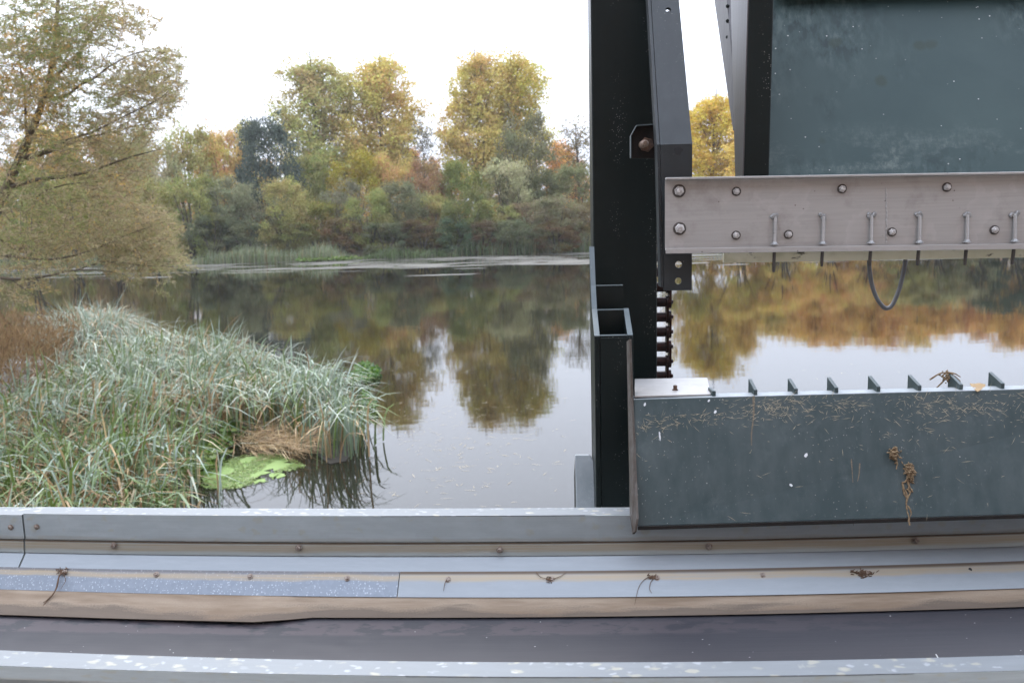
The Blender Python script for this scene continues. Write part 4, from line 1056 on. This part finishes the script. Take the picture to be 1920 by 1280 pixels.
plant('bush', 1, 735, 300, 90, 118, OCH, .6, 'ochre bush below the gap right of the left poplar pair')
plant('bush', 2, 795, 312, 95, 112, (.31, .20, .10), .4, 'brown-orange bush below the thin grey-leaved tree')
plant('bush', 3, 868, 312, 105, 113, (.22, .23, .07), .5, 'yellow-green rounded willow below the twin poplars, left of the pale one')
plant('bush', 0, 950, 312, 110, 113, PAL, .4, 'pale willow below the right half of the twin poplars')
plant('bush', 1, 1075, 322, 110, 114, (.22, .22, .10), .5, 'olive willow touching the left side of the post')
plant('bush', 3, 1015, 330, 90, 116, (.17, .17, .08), .5, 'darker olive willow between the pale willow and the post willow')
# --- front row on the bank
front = [(352, 345, 100, MGR, 'dark green bush on the far bank right beside the near willow\'s lower branches'), (420, 348, 95, GGR, 'grey-green bush on the bank below the ochre willow'),
         (475, 362, 100, GGR, 'blue-grey bush on the bank below the dark willow'), (528, 352, 88, OLV, 'olive bush on the bank below the dark willow\'s right edge'),
         (588, 396, 96, (.24, .22, .06), 'low yellow-green bush on the bank below the green-yellow poplar'), (640, 356, 84, (.21, .20, .12), 'pale grey-olive bush on the bank below the golden bush'),
         (690, 372, 90, MGR, 'green bush on the bank below the golden poplar of the left pair'), (748, 356, 86, (.19, .19, .10), 'olive bush on the bank below the ochre bush'),
         (805, 380, 90, OLV, 'olive bush on the bank below the brown-orange bush'), (870, 376, 84, (.16, .17, .06), 'dark olive bush on the bank below the yellow-green willow'),
         (925, 392, 90, MGR, 'green bush on the bank below the pale willow'), (985, 396, 90, (.20, .15, .085), 'brownish bush on the bank below the darker olive willow'),
         (1045, 386, 96, (.22, .20, .11), 'pale olive bush on the bank nearest the post'), (1098, 392, 90, (.20, .15, .07), 'brown bush on the bank half hidden by the post')]
for k, (px, top, wp, c, lab) in enumerate(front):
    plant('bush', k + 1, px, top, wp * 1.12, 101.5 + 2.5 * (k % 3), c, .6, lab, 'bush', name='bank_bush')
low = [(395, 418, 80, DGR, 'low dark shrub at the waterline under the grey-green bush'), (455, 428, 80, DGR, 'low dark shrub above the left end of the pale reeds'), (545, 425, 74, (.18, .17, .06), 'low olive shrub above the middle of the pale reeds'),
       (640, 425, 80, (.17, .12, .055), 'low brown shrub above the right end of the pale reeds'), (722, 432, 78, DGR, 'low dark shrub above the lime green waterside patch'), (790, 428, 70, (.14, .10, .05), 'low brown shrub above the left end of the shore grass'),
       (852, 424, 66, (.10, .13, .07), 'low grey-green shrub above the shore grass'), (905, 430, 70, (.15, .105, .06), 'low reddish-brown shrub above the shore grass'), (960, 428, 70, DGR, 'low dark shrub behind the tall shore grass'), (1040, 432, 80, (.17, .115, .055), 'low rusty shrub behind the shore grass near the post')]
for k, (px, top, wp, c, lab) in enumerate(low):
    plant('bush', k, px, top, wp * 1.2, 99.5 + (k % 2), c, .6, lab, 'shrub', name='bank_shrub')
# --- hidden behind the machine or the near willow; they show as reflections and through gaps
for k, (px, top, wp, c) in enumerate([(40, 330, 120, MGR), (130, 345, 110, OLV), (215, 350, 110, BRN), (285, 352, 100, OLV), (-60, 320, 130, OLV), (-160, 300, 140, MGR)]):
    plant('bush', k, px, top, wp, 104 + k % 3, c, .6, 'olive-brown far bank bush seen only through the near willow', 'bush', 'bushes behind the near willow', name='bank_bush')
for k, (px, top, wp, c) in enumerate([(1185, 330, 110, OLV), (1290, 345, 100, (.33, .25, .06)), (1385, 342, 110, (.48, .36, .10)), (1470, 352, 110, (.64, .45, .14)), (1560, 350, 110, (.62, .42, .14)), (1640, 356, 110, OCH)]):
    plant('bush', k + 2, px, top, wp, 104 + k % 3, c, .6, 'far bank bush hidden by the bent arm or beam, mirrored in the water', 'bush', 'bushes behind the arm', name='bank_bush')
for k in range(40):
    px = 1405 + k * 25 + random.uniform(-9, 9); top = 250 + random.uniform(-16, 34) - (k * 1.2)
    c = random.choice([(.70, .45, .15), (.66, .47, .14), (.64, .38, .15), (.54, .44, .15)])
    plant('slim', k, px, top, random.uniform(74, 100), 114 + (k % 5) * 5, c, .35, 'slim orange tree on the far bank behind the beam, visible as a reflection', 'tree', 'orange trees mirrored at right')
for k, (px, top, wp, c) in enumerate([(1690, 350, 110, OLV), (1760, 340, 120, (.23, .22, .09)), (1830, 330, 120, PAL), (1905, 318, 150, (.07, .095, .06)), (1990, 320, 140, DGR), (2090, 330, 140, OLV)]):
    plant('bush', k, px, top, wp, 105 + k % 3, c, .5, 'green willow behind the stainless beam, visible only mirrored at far right', 'tree', 'willows mirrored at right')
# --- orange plantation behind everything
for k in range(30):
    px = -220 + k * 45 + random.uniform(-12, 12)
    if 1100 < px < 1290: continue
    top = 286 + random.uniform(-16, 26)
    plant('slim', k, px, top, random.uniform(46, 62), 158 + (k % 3) * 5, random.choice([(.52, .27, .08), (.47, .23, .075), (.5, .30, .07), (.42, .24, .10)]), .3, 'orange tree of the plantation glowing through gaps in the far willows', 'tree', 'orange plantation behind the willows')
# --- far wood: one mass of foliage behind
n = 60000
X = rng.uniform(-190, 280, n); Yy = rng.uniform(172, 190, n); Hh = 9 + 2.2 * np.sin(X * .11) + 1.6 * np.sin(X * .37 + 1) ; Zz = .5 + Hh * rng.random(n) ** .8
V, F = leaf_arrays(np.stack([X, Yy, Zz], 1), rnd_dirs(n), rnd_dirs(n, .5), rng.uniform(.6, 1.1, n), rng.uniform(.4, .7, n))
t = np.stack([np.clip(.5 + .3 * np.sin(X * .23) + rng.normal(0, .15, n), 0, 1), np.clip(rng.normal(.5, .15, n), 0, 1)], 1)
fwood = quads_mesh('far_wood', V, F, M['tree'], np.repeat(t, 4, 0)); fwood.color = (.46, .28, .10, .4); fwood['kind'] = 'stuff'

n = 42000
X = rng.uniform(-150, 230, n); Yy = np.array([shore_y(x) for x in X]) + rng.uniform(7, 24, n); Zz = .4 + (3.6 + 1.2 * np.sin(X * .31) + .9 * np.sin(X * .83 + 2)) * rng.random(n) ** .8
V, F = leaf_arrays(np.stack([X, Yy, Zz], 1), rnd_dirs(n), rnd_dirs(n, .5), rng.uniform(.35, .7, n), rng.uniform(.25, .45, n))
t = np.stack([np.clip(.5 + .3 * np.sin(X * .4) + rng.normal(0, .15, n), 0, 1), np.clip(rng.normal(.5, .15, n), 0, 1)], 1)
under = quads_mesh('understory', V, F, M['tree'], np.repeat(t, 4, 0)); under.color = (.26, .205, .095, .5); under['kind'] = 'stuff'

# ------------------------------------------------------------------ grasses and reeds
def blades(name, base, H, lean_dir, lean, Wd, mat, tint, droop=.5, seg=4, spread=.35, frost=False):
    """arching ribbons: base (n,3), heights H, lean_dir (n,2)"""
    n = len(base); a = np.arctan2(lean_dir[:, 1], lean_dir[:, 0]) + rng.normal(0, spread * 3, n); d = np.stack([np.cos(a), np.sin(a), np.zeros(n)], 1)
    fa = a + np.pi / 2 + rng.normal(0, .9, n); s = np.stack([np.cos(fa), np.sin(fa), np.zeros(n)], 1)
    rows = []
    for k in range(seg + 1):
        t = k / seg; fold = np.clip((t - .55) / .45, 0, 1) ** 1.6
        z = H * (t - droop * fold * .55); out = H * (lean * t ** 1.6 + droop * .42 * fold)
        c = base + d * out[:, None]; c = c.copy(); c[:, 2] += z
        wk = Wd * (1 - .25 * (1 - t)) * (1.0 if k < seg else .12) * (1 if t < .7 else .8)
        rows += [c - s * wk[:, None] / 2, c + s * wk[:, None] / 2]
    V = np.stack(rows, 1).reshape(-1, 3); m = 2 * (seg + 1); i0 = np.arange(n)[:, None] * m
    F = np.concatenate([i0 + np.array([[2 * k, 2 * k + 1, 2 * k + 3, 2 * k + 2]]) for k in range(seg)], 0)
    T = np.repeat(tint[:, None, :], m, 1).astype(float)
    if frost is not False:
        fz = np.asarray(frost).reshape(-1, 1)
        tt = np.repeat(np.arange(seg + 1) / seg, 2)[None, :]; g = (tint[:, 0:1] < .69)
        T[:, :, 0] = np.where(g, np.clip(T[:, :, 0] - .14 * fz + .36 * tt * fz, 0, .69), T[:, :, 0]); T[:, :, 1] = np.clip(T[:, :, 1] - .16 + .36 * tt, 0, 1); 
    return quads_mesh(name, V, F, mat, T.reshape(-1, 2))
def inside(P, poly):
    x, y = P[:, 0], P[:, 1]; r = np.zeros(len(P), bool); j = len(poly) - 1
    for i in range(len(poly)):
        xi, yi = poly[i]; xj, yj = poly[j]
        c = ((yi > y) != (yj > y)) & (x < (xj - xi) * (y - yi) / (yj - yi + 1e-12) + xi); r ^= c; j = i
    return r
def scatter(poly, dens):
    a = np.array(poly); lo, hi = a.min(0), a.max(0); n = int((hi - lo).prod() * dens)
    P = rng.uniform(lo, hi, (n, 2)); return P[inside(P, poly)]
def fbm(P, s, seed=0):
    r = np.random.default_rng(seed); v = np.zeros(len(P))
    for k in range(7):
        a = r.uniform(0, 6.28); f = s * (1.0 + .55 * k); v += np.sin((P[:, 0] * math.cos(a) + P[:, 1] * math.sin(a)) * f + r.uniform(0, 6.28)) / (1 + .35 * k)
    return v / 2.6
def gpoly(pts): return [tuple(PZ(x, y, 0)[:2]) for x, y in pts]
REED = gpoly([(-700, 1180), (-60, 1230), (335, 1010), (348, 925), (345, 872), (385, 842), (470, 806), (560, 822), (600, 850), (630, 872), (662, 866), (678, 838), (670, 806), (630, 775), (590, 752), (500, 722), (420, 700), (350, 688), (235, 668), (170, 700), (120, 755), (20, 800), (-250, 850), (-900, 920)])
# muddy islet under the reeds
mb = MB(); cx_, cy_ = -6.5, 15.0; pts = [Vector((cx_ + (x - cx_) * .965, cy_ + (y - cy_) * .955, .012)) for x, y in REED]; mb.prism(pts, ZH * -.6); mb.build('mud_islet', M['mud'])['kind'] = 'structure'
mb = MB(); mb.prism([PZ(x, y, .02) for x, y in ((-500, 930), (60, 830), (130, 760), (165, 705), (110, 688), (20, 680), (-120, 684), (-500, 705))], ZH * -.6); mb.build('mud_bank', M['mud'])['kind'] = 'structure'
P = scatter(REED, 125); P = P + rng.normal(0, .22, P.shape)
nf = fbm(P, .55, 3); nf2 = fbm(P, 1.7, 5); n = len(P)
far = np.clip((P[:, 1] - 12) / 8, 0, 1); right = np.clip((P[:, 0] + 6) / 4, 0, 1)
H = (1.22 + .30 * nf2 + .16 * nf + rng.normal(0, .17, n)) * (1 + .15 * far)
glau = np.clip(.26 + .34 * far + .34 * right + .25 * nf2, .08, .85)
u_ = rng.random(n); dead = np.clip(.46 - .14 * right - .05 * far + .26 * nf, .14, .7)
hue = np.where(u_ < dead, rng.uniform(.70, .98, n), np.where(rng.random(n) < glau, rng.uniform(.42, .68, n), rng.uniform(.04, .40, n)))
H = np.where(u_ < dead, H * rng.uniform(.55, .95, n), H)
tint = np.stack([hue, np.clip(rng.normal(.55, .18, n), 0, 1)], 1)
base = np.concatenate([P, np.full((n, 1), .02)], 1)
ld = np.stack([.75 + .5 * fbm(P, .8, 9), -.55 + .6 * fbm(P, .9, 11)], 1)
ro = blades('reed_bed', base, H, ld, np.clip(rng.normal(.20, .14, n), 0, .8), rng.uniform(.020, .042, n), M['reed'], tint, droop=np.clip(rng.normal(.75, .4, n), 0, 1.5), seg=6, frost=np.clip(.15 + .45 * far + .45 * right + .25 * nf, .05, 1))
ro['kind'] = 'stuff'
# taller back tuft of reeds and seed heads
TUFT = gpoly([(118, 668), (160, 655), (232, 660), (240, 690), (180, 700), (120, 690)])
P = scatter(TUFT, 260); n = len(P); base = np.concatenate([P, np.full((n, 1), .03)], 1)
cx, cy = np.mean([p[0] for p in TUFT]), np.mean([p[1] for p in TUFT])
tint = np.stack([np.where(rng.random(n) < .68, rng.uniform(.42, .68, n), rng.uniform(.7, .95, n)), np.clip(rng.normal(.5, .2, n), 0, 1)], 1)
o = blades('reed_tuft', base, rng.normal(1.95, .18, n), P - np.array([cx + .3, cy]), np.clip(rng.normal(.22, .15, n), 0, .7), rng.uniform(.016, .028, n), M['reed'], tint, droop=np.clip(rng.normal(.8, .35, n), 0, 1.4), seg=5)
tag(o, 'tall arching tuft of reeds at the back left of the reed bed', 'reeds')
# matted dead straw at the inlet
PIL = gpoly([(430, 836), (480, 812), (550, 822), (596, 850), (550, 862), (490, 860), (450, 852)])
P = scatter(PIL, 420); n = len(P)
V, F = leaf_arrays(np.concatenate([P, rng.uniform(.03, .26, (n, 1))], 1), np.stack([rng.normal(.7, .5, n), rng.normal(-.3, .5, n), rng.normal(.0, .22, n)], 1), rnd_dirs(n, 2), rng.uniform(.3, .8, n), rng.uniform(.008, .017, n))
o = quads_mesh('dead_straw', V, F, M['reed'], np.repeat(np.stack([rng.uniform(.70, .90, n), rng.uniform(.6, 1, n)], 1), 4, 0)); o['kind'] = 'stuff'
# water plants, duckweed
def leafy(name, poly, dens, hz, size, mat, hue, seed=0):
    P = scatter(poly, dens); n = len(P); z = hz * rng.random(n) ** .7
    V, F = leaf_arrays(np.concatenate([P, z[:, None] + .02], 1), np.concatenate([rng.normal(0, 1, (n, 2)), rng.normal(.35, .35, (n, 1))], 1), rnd_dirs(n, 1.6), size * rng.uniform(.6, 1.3, n), size * .7 * rng.uniform(.7, 1.2, n))
    o = quads_mesh(name, V, F, mat, np.repeat(np.stack([np.clip(rng.normal(hue, .25, n), 0, 1), np.clip(rng.normal(.5, .2, n), 0, 1)], 1), 4, 0)); o['kind'] = 'stuff'; return o
leafy('broad_leaved_plants', gpoly([(335, 905), (342, 868), (385, 845), (425, 838), (432, 850), (424, 868), (400, 890), (375, 908), (350, 912)]), 420, .22, .13, M['lush'], .75)
leafy('broad_leaved_plants', gpoly([(398, 822), (415, 806), (450, 804), (462, 822), (430, 836)]), 420, .28, .12, M['lush'], .6)
leafy('floating_cress', gpoly([(655, 720), (668, 690), (690, 684), (714, 700), (708, 712), (690, 720)]), 700, .12, .09, M['lush'], .25)
leafy('floating_cress', gpoly([(670, 775), (680, 742), (700, 752), (706, 768), (695, 785)]), 700, .15, .09, M['lush'], .25)
leafy('green_undergrowth', gpoly([(185, 968), (225, 925), (330, 930), (345, 955), (330, 1000), (200, 1000)]), 90, .35, .14, M['lush'], .2)
def blob_sheet(name, poly_px, mat, z=.006, jag=.06, seed=1):
    r = random.Random(seed); mb = MB(); pts = []
    P = [PZ(x, y, z) for x, y in poly_px]
    for i in range(len(P)):
        a, b = P[i], P[(i + 1) % len(P)]
        for k in range(6):
            q = a.lerp(b, k / 6); q = q + Vector((r.gauss(0, jag), r.gauss(0, jag), 0)); pts.append(q)
    mb.prism(pts, ZH * -.004); o = mb.build(name, mat); o['kind'] = 'stuff'; return o
blob_sheet('duckweed', [(368, 900), (400, 876), (440, 862), (490, 852), (530, 856), (548, 866), (566, 874), (540, 880), (505, 882), (484, 890), (474, 902), (440, 912), (395, 914)], M['duckweed'], seed=2)
blob_sheet('duckweed', [(506, 888), (530, 882), (536, 890), (512, 898)], M['duckweed'], seed=3, jag=.03)
blob_sheet('duckweed', [(300, 935), (330, 922), (348, 930), (346, 944), (310, 950)], M['duckweed'], seed=4, jag=.03)
blob_sheet('duckweed', [(470, 900), (492, 894), (500, 901), (480, 907)], M['duckweed'], seed=5, jag=.03)
for pl, dn in (([(362, 902), (400, 872), (440, 858), (490, 848), (530, 853), (556, 864), (576, 876), (540, 884), (510, 890), (484, 896), (474, 908), (440, 918), (390, 918)], 1500), ([(290, 938), (330, 918), (352, 928), (348, 948), (305, 955)], 1200)):
    P = scatter(gpoly(pl), dn); n = len(P); keep = fbm(P, 2.6, 21) > -.35; P = P[keep]; n = len(P)
    V, F = leaf_arrays(np.concatenate([P, rng.uniform(.008, .02, (n, 1))], 1), np.concatenate([rng.normal(0, 1, (n, 2)), rng.normal(0, .12, (n, 1))], 1), np.tile([[0, 0, 1.]], (n, 1)) + rng.normal(0, .2, (n, 3)), rng.uniform(.02, .05, n), rng.uniform(.02, .045, n))
    o = quads_mesh('duckweed', V, F, M['lush'], np.repeat(np.stack([np.clip(rng.normal(.85, .2, n), 0, 1), np.clip(rng.normal(.72, .2, n), 0, 1)], 1), 4, 0)); o['kind'] = 'stuff'
# rusty brush at the far left
BR = gpoly([(-320, 840), (-60, 850), (30, 822), (120, 768), (165, 700), (120, 684), (20, 676), (-120, 680), (-380, 700)])
P = scatter(BR, 330); n = len(P); z = rng.random(n) ** .6 * (1.62 + .2 * fbm(P, 1.2, 4))
V1, F1 = leaf_arrays(np.concatenate([P, z[:, None]], 1), np.stack([rng.normal(0, .5, n), rng.normal(0, .5, n), rng.normal(.9, .4, n)], 1), rnd_dirs(n), rng.uniform(.10, .30, n), rng.uniform(.008, .03, n))
o = quads_mesh('rusty_brush', V1, F1, M['rust_bush'], np.repeat(np.stack([np.clip(.5 + .25 * fbm(P, .9, 8) + rng.normal(0, .2, n), 0, 1), np.clip(rng.normal(.45, .18, n), 0, 1)], 1), 4, 0))
tag(o, 'rusty brown dead brush at the left edge above the reeds', 'brush')
# far shore: pale reeds, green grass, lime patch
def shore_strip(name, x0, x1, off0, off1, dens, h0, h1, hue, var, wd=.05, lean=.1):
    n = int((x1 - x0) * (off1 - off0) * dens); X = rng.uniform(x0, x1, n); sh = np.array([shore_y(x) for x in X]); Y = sh + rng.uniform(off0, off1, n)
    endt = np.clip(np.minimum(X - x0, x1 - X) / 3.0, .25, 1)
    b = np.stack([X, Y, np.clip((Y - sh) * .12, 0, .5)], 1); hh = rng.uniform(h0, h1, n) * endt * (1 + .18 * np.sin(X * .8))
    o = blades(name, b, hh, np.stack([rng.normal(.4, .6, n), rng.normal(-.3, .6, n)], 1), np.clip(rng.normal(lean, .1, n), 0, .5), np.full(n, wd) * rng.uniform(.7, 1.4, n), M['shore'], np.stack([np.clip(rng.normal(hue, var, n), 0, 1), np.clip(rng.normal(.5, .2, n), 0, 1)], 1), droop=np.clip(rng.normal(.4, .3, n), 0, 1), seg=3)
    o['kind'] = 'stuff'; return o
xat = lambda px, py: PZ(px, py, 0).x
shore_strip('pale_shore_reeds', xat(340, 497), xat(665, 488), -2.5, 2.5, 22, 1.2, 2.2, .58, .16, .06)
shore_strip('shore_grass', xat(655, 488), xat(860, 482), -1, 2.5, 22, .7, 1.5, .28, .2, .05)
shore_strip('shore_grass', xat(835, 480), xat(1130, 470), -1, 3, 22, 1.4, 2.5, .45, .28, .055)
shore_strip('shore_grass', xat(-400, 505), xat(345, 497), -1, 2, 14, .8, 1.7, .45, .25, .06)
shore_strip('shore_grass', xat(1130, 470), xat(2200, 470), -1, 2, 10, .8, 1.7, .5, .28, .06)
leafy('lime_water_plants', [(xat(572, 488), shore_y(xat(572, 488)) - 3.4), (xat(655, 486), shore_y(xat(655, 486)) - 3.2), (xat(700, 485), shore_y(xat(700, 485)) - .5), (xat(600, 485), shore_y(xat(600, 485)) - 1.0)], 30, .35, .32, M['lush'], .8)
# floating streaks of scum before the far shore, straw bits on the near water
n = 340; pxs = rng.uniform(-200, 1900, n); V, F = [], []
for i, px in enumerate(pxs):
    yb = 507 - px * .021 + rng.normal(0, 8.0) - (abs(px - 760) * .002)
    c = PZ(px, min(max(yb, 480 - px * .008), 530), .004); lx = rng.uniform(1.0, 6.0); ly = rng.uniform(.15, 1.1); k = len(V)
    for q in range(10):
        t = 2 * math.pi * q / 10; V.append((c.x + lx * math.cos(t) * rng.uniform(.7, 1.1), c.y + ly * math.sin(t) * rng.uniform(.5, 1.2) + .1 * lx * math.cos(t) * .3, .004 + i * 2e-5))
    F.append(tuple(range(k, k + 10)))
mb = MB(); mb.add(V, F); o = mb.build('floating_scum', M['scum']); o['kind'] = 'stuff'
n = 420; px = np.concatenate([rng.normal(860, 90, 300), rng.uniform(640, 1900, 120)]); py = np.concatenate([rng.normal(800, 70, 300), rng.uniform(600, 930, 120)])
C = np.array([PZ(a, max(b, 520), .004) for a, b in zip(px, py)]); an = rng.normal(.3, .9, n)
V, F = leaf_arrays(C, np.stack([np.cos(an), np.sin(an), np.zeros(n)], 1), np.tile([[0, 0, 1.]], (n, 1)), rng.uniform(.05, .28, n), rng.uniform(.006, .013, n))
o = quads_mesh('floating_straw', V, F, M['straw']); o['kind'] = 'stuff'

# ------------------------------------------------------------------ near willow on the left
YW = 17.0
wil = empty('near_willow', PY(-120, 640, YW)); tag(wil, 'large near willow with leaning trunk and drooping brown-green branches at the left edge', 'tree')
def WP(x, y, dy=0.0): return PY(x, y, YW + dy)
limbs = [
    ([(-110, 660, .3), (-40, 470, .1), (2, 378, 0), (40, 290, 0), (62, 240, 0), (88, 165, .2), (100, 100, .3), (108, 20, .5), (112, -120, .8)], [.20, .17, .15, .13, .115, .09, .075, .06, .04]),
    ([(40, 296, 0), (85, 283, -.2), (130, 262, -.5), (175, 247, -.7), (225, 222, -1), (290, 190, -1.2), (325, 165, -1.4)], [.06, .05, .045, .035, .026, .016, .008]),
    ([(42, 300, 0), (100, 283, .2), (150, 262, .5), (200, 250, .8), (260, 235, 1), (315, 228, 1.3)], [.05, .045, .035, .028, .018, .008]),
    ([(14, 352, 0), (70, 337, -.2), (130, 330, -.5), (185, 316, -.7), (240, 296, -1), (300, 280, -1.2)], [.07, .06, .05, .038, .024, .01]),
    ([(52, 258, 0), (48, 220, .2), (47, 190, .3), (40, 140, .5), (30, 60, .8), (26, -60, 1)], [.05, .04, .033, .026, .02, .012]),
    ([(84, 182, .2), (120, 182, 0), (150, 160, -.3), (180, 145, -.5), (205, 125, -.6), (260, 98, -.8), (310, 100, -1)], [.05, .042, .035, .028, .022, .014, .007]),
    ([(95, 150, .2), (140, 110, .3), (172, 60, .5), (195, 20, .7), (230, -60, 1)], [.05, .04, .03, .022, .012]),
    ([(-60, 510, .2), (-10, 480, .0), (40, 483, -.2), (100, 486, -.5), (170, 470, -.8), (240, 440, -1.1), (310, 415, -1.3)], [.06, .05, .042, .034, .026, .016, .007]),
    ([(-70, 545, 0), (-10, 522, -.2), (20, 523, -.3), (60, 522, -.4), (100, 515, -.5), (135, 507, -.6), (190, 507, -.8), (225, 514, -1)], [.06, .052, .048, .04, .034, .028, .016, .008]),
    ([(20, 523, -.3), (55, 548, -.4), (100, 575, -.4), (115, 584, -.4)], [.02, .017, .013, .01]),
    ([(60, 390, 0), (78, 362, .2), (130, 345, .5), (190, 340, .8), (240, 325, 1)], [.035, .03, .024, .016, .008]),
    ([(-20, 430, .1), (30, 470, .3), (46, 455, .4), (80, 445, .5), (120, 452, .6), (180, 430, .7), (260, 400, .8), (325, 430, .9)], [.04, .035, .03, .026, .022, .016, .01, .005]),
    ([(140, 508, -.6), (200, 490, -.8), (270, 498, -1), (335, 500, -1.1)], [.022, .018, .012, .006]),
    ([(-110, 640, .3), (-150, 430, 1), (-160, 200, 1.6), (-150, -60, 2)], [.16, .13, .10, .06]),
]
mb = MB()
for P, r in limbs:
    pts = smooth_pts([WP(*p) for p in P], 4); rr = np.interp(np.linspace(0, len(r) - 1, len(pts)), range(len(r)), r); mb.tube(pts, list(rr * .62), 8, cap=False)
mb.build('trunk', M['wbark'], wil, smooth=True)
# foliage patches in the crown: centre, size (px), twigs, droop, colour range
patches = [
    (60, 40, 120, 70, 380, (.0, .55)), (150, 20, 80, 60, 160, (.1, .7)), (40, 130, 110, 60, 350, (.1, 1)), (110, 110, 60, 60, 130, (.0, .6)), (20, 210, 90, 60, 300, (.2, 1.0)), (60, 120, 60, 90, 80, (.85, .97)),
    (225, 20, 45, 40, 60, (.4, .75)), (205, 60, 55, 35, 55, (.4, .8)), (265, 40, 30, 30, 26, (.4, .8)), (150, 190, 60, 40, 70, (.05, .6)),
    (240, 130, 60, 40, 120, (.3, .75)), (290, 140, 45, 45, 120, (.3, .75)), (270, 190, 60, 36, 150, (.3, .8)), (215, 165, 50, 30, 70, (.2, .7)), (316, 108, 22, 20, 24, (.3, .7)), (322, 170, 18, 25, 24, (.3, .7)),
    (120, 240, 70, 36, 90, (.1, .7)), (210, 240, 70, 26, 110, (.3, .8)), (60, 310, 80, 40, 130, (.05, .8)), (160, 300, 80, 36, 150, (.2, .8)), (240, 280, 60, 34, 110, (.3, .8)),
    (40, 400, 90, 50, 200, (.1, .75)), (140, 390, 90, 40, 170, (.1, .7)), (220, 340, 60, 36, 90, (.3, .8)),
    (230, 410, 70, 34, 190, (.4, .72)), (290, 425, 36, 26, 110, (.35, .65)), (160, 450, 90, 34, 200, (.4, .75)), (250, 465, 70, 26, 200, (.4, .72)), (310, 490, 34, 18, 70, (.35, .65)), (60, 480, 90, 36, 160, (.3, .75)), (240, 505, 50, 14, 70, (.4, .75)), (300, 540, 7, 9, 5, (.3, .6)), (30, 545, 60, 20, 40, (.3, .8)),
    (-110, 100, 110, 160, 420, (.1, .9)), (-120, 380, 100, 140, 300, (.1, .8)), (60, -90, 180, 60, 260, (.1, .7)),
]
LC, LD, LN, LL, LW, LT = [], [], [], [], [], []
tw = MB()
pxm = YW / FPX
for cx, cy, rx, ry, nt_, (h0, h1) in patches:
    for i in range(int(nt_ * 1.35)):
        a = rng.uniform(0, 6.283); q = math.sqrt(rng.random()) * (1.0 + .25 * rng.random()); x = cx + rx * q * math.cos(a); y = cy + ry * q * math.sin(a)
        p = np.array(WP(x, y, rng.uniform(-1.5, 1.5)))
        ang = rng.normal(.15, .6); d = np.array([math.cos(ang), rng.normal(0, .5), math.sin(ang)]); d /= np.linalg.norm(d)
        Ln = rng.uniform(.25, .55); k = int(rng.integers(14, 26)); s = rng.random(k)
        sag = -.18 * Ln
        C = p + d * (s[:, None] - .4) * Ln; C[:, 2] += sag * s ** 2
        hue = rng.uniform(h0, h1)
        if i % 3 == 0:
            tw.tube([Vector(p - d * .4 * Ln), Vector(p + d * .1 * Ln), Vector(p + d * .6 * Ln + np.array([0, 0, sag]))], [.006, .0045, .002], 4, cap=False)
        LC.append(C + rng.normal(0, .012, (k, 3))); LD.append(d + rng.normal(0, .55, (k, 3))); LN.append(rnd_dirs(k, .3)); LL.append(rng.uniform(.055, .10, k)); LW.append(rng.uniform(.012, .021, k))
        LT.append(np.stack([np.clip(hue + rng.normal(0, .10, k), 0, 1), np.clip(rng.normal(.55, .18, k), 0, 1)], 1))
tw.build('twigs', M['twig'], wil)
V, F = leaf_arrays(np.concatenate(LC), np.concatenate(LD), np.concatenate(LN), np.concatenate(LL), np.concatenate(LW))
quads_mesh('crown', V, F, M['willow'], np.repeat(np.concatenate(LT), 4, 0), wil)
at_base(wil, wil.location.copy())

# ------------------------------------------------------------------ damp autumn air over the river
hm = bpy.data.materials.new('haze'); hm.use_nodes = True; ht = hm.node_tree; ht.nodes.clear()
ho = ht.nodes.new('ShaderNodeOutputMaterial'); hv = ht.nodes.new('ShaderNodeVolumePrincipled')
hv.inputs['Color'].default_value = (.93, .96, 1, 1); hv.inputs['Density'].default_value = .00026; hv.inputs['Anisotropy'].default_value = .2
ht.links.new(hv.outputs[0], ho.inputs['Volume'])
mb = MB(); mb.add([(x, y, z) for z in (-2.6, 46) for x, y in ((-700, -480), (700, -480), (700, 640), (-700, 640))], [(0, 1, 2, 3), (4, 5, 6, 7), (0, 1, 5, 4), (1, 2, 6, 5), (2, 3, 7, 6), (3, 0, 4, 7)])
hz = mb.build('haze', hm); hz['kind'] = 'stuff'
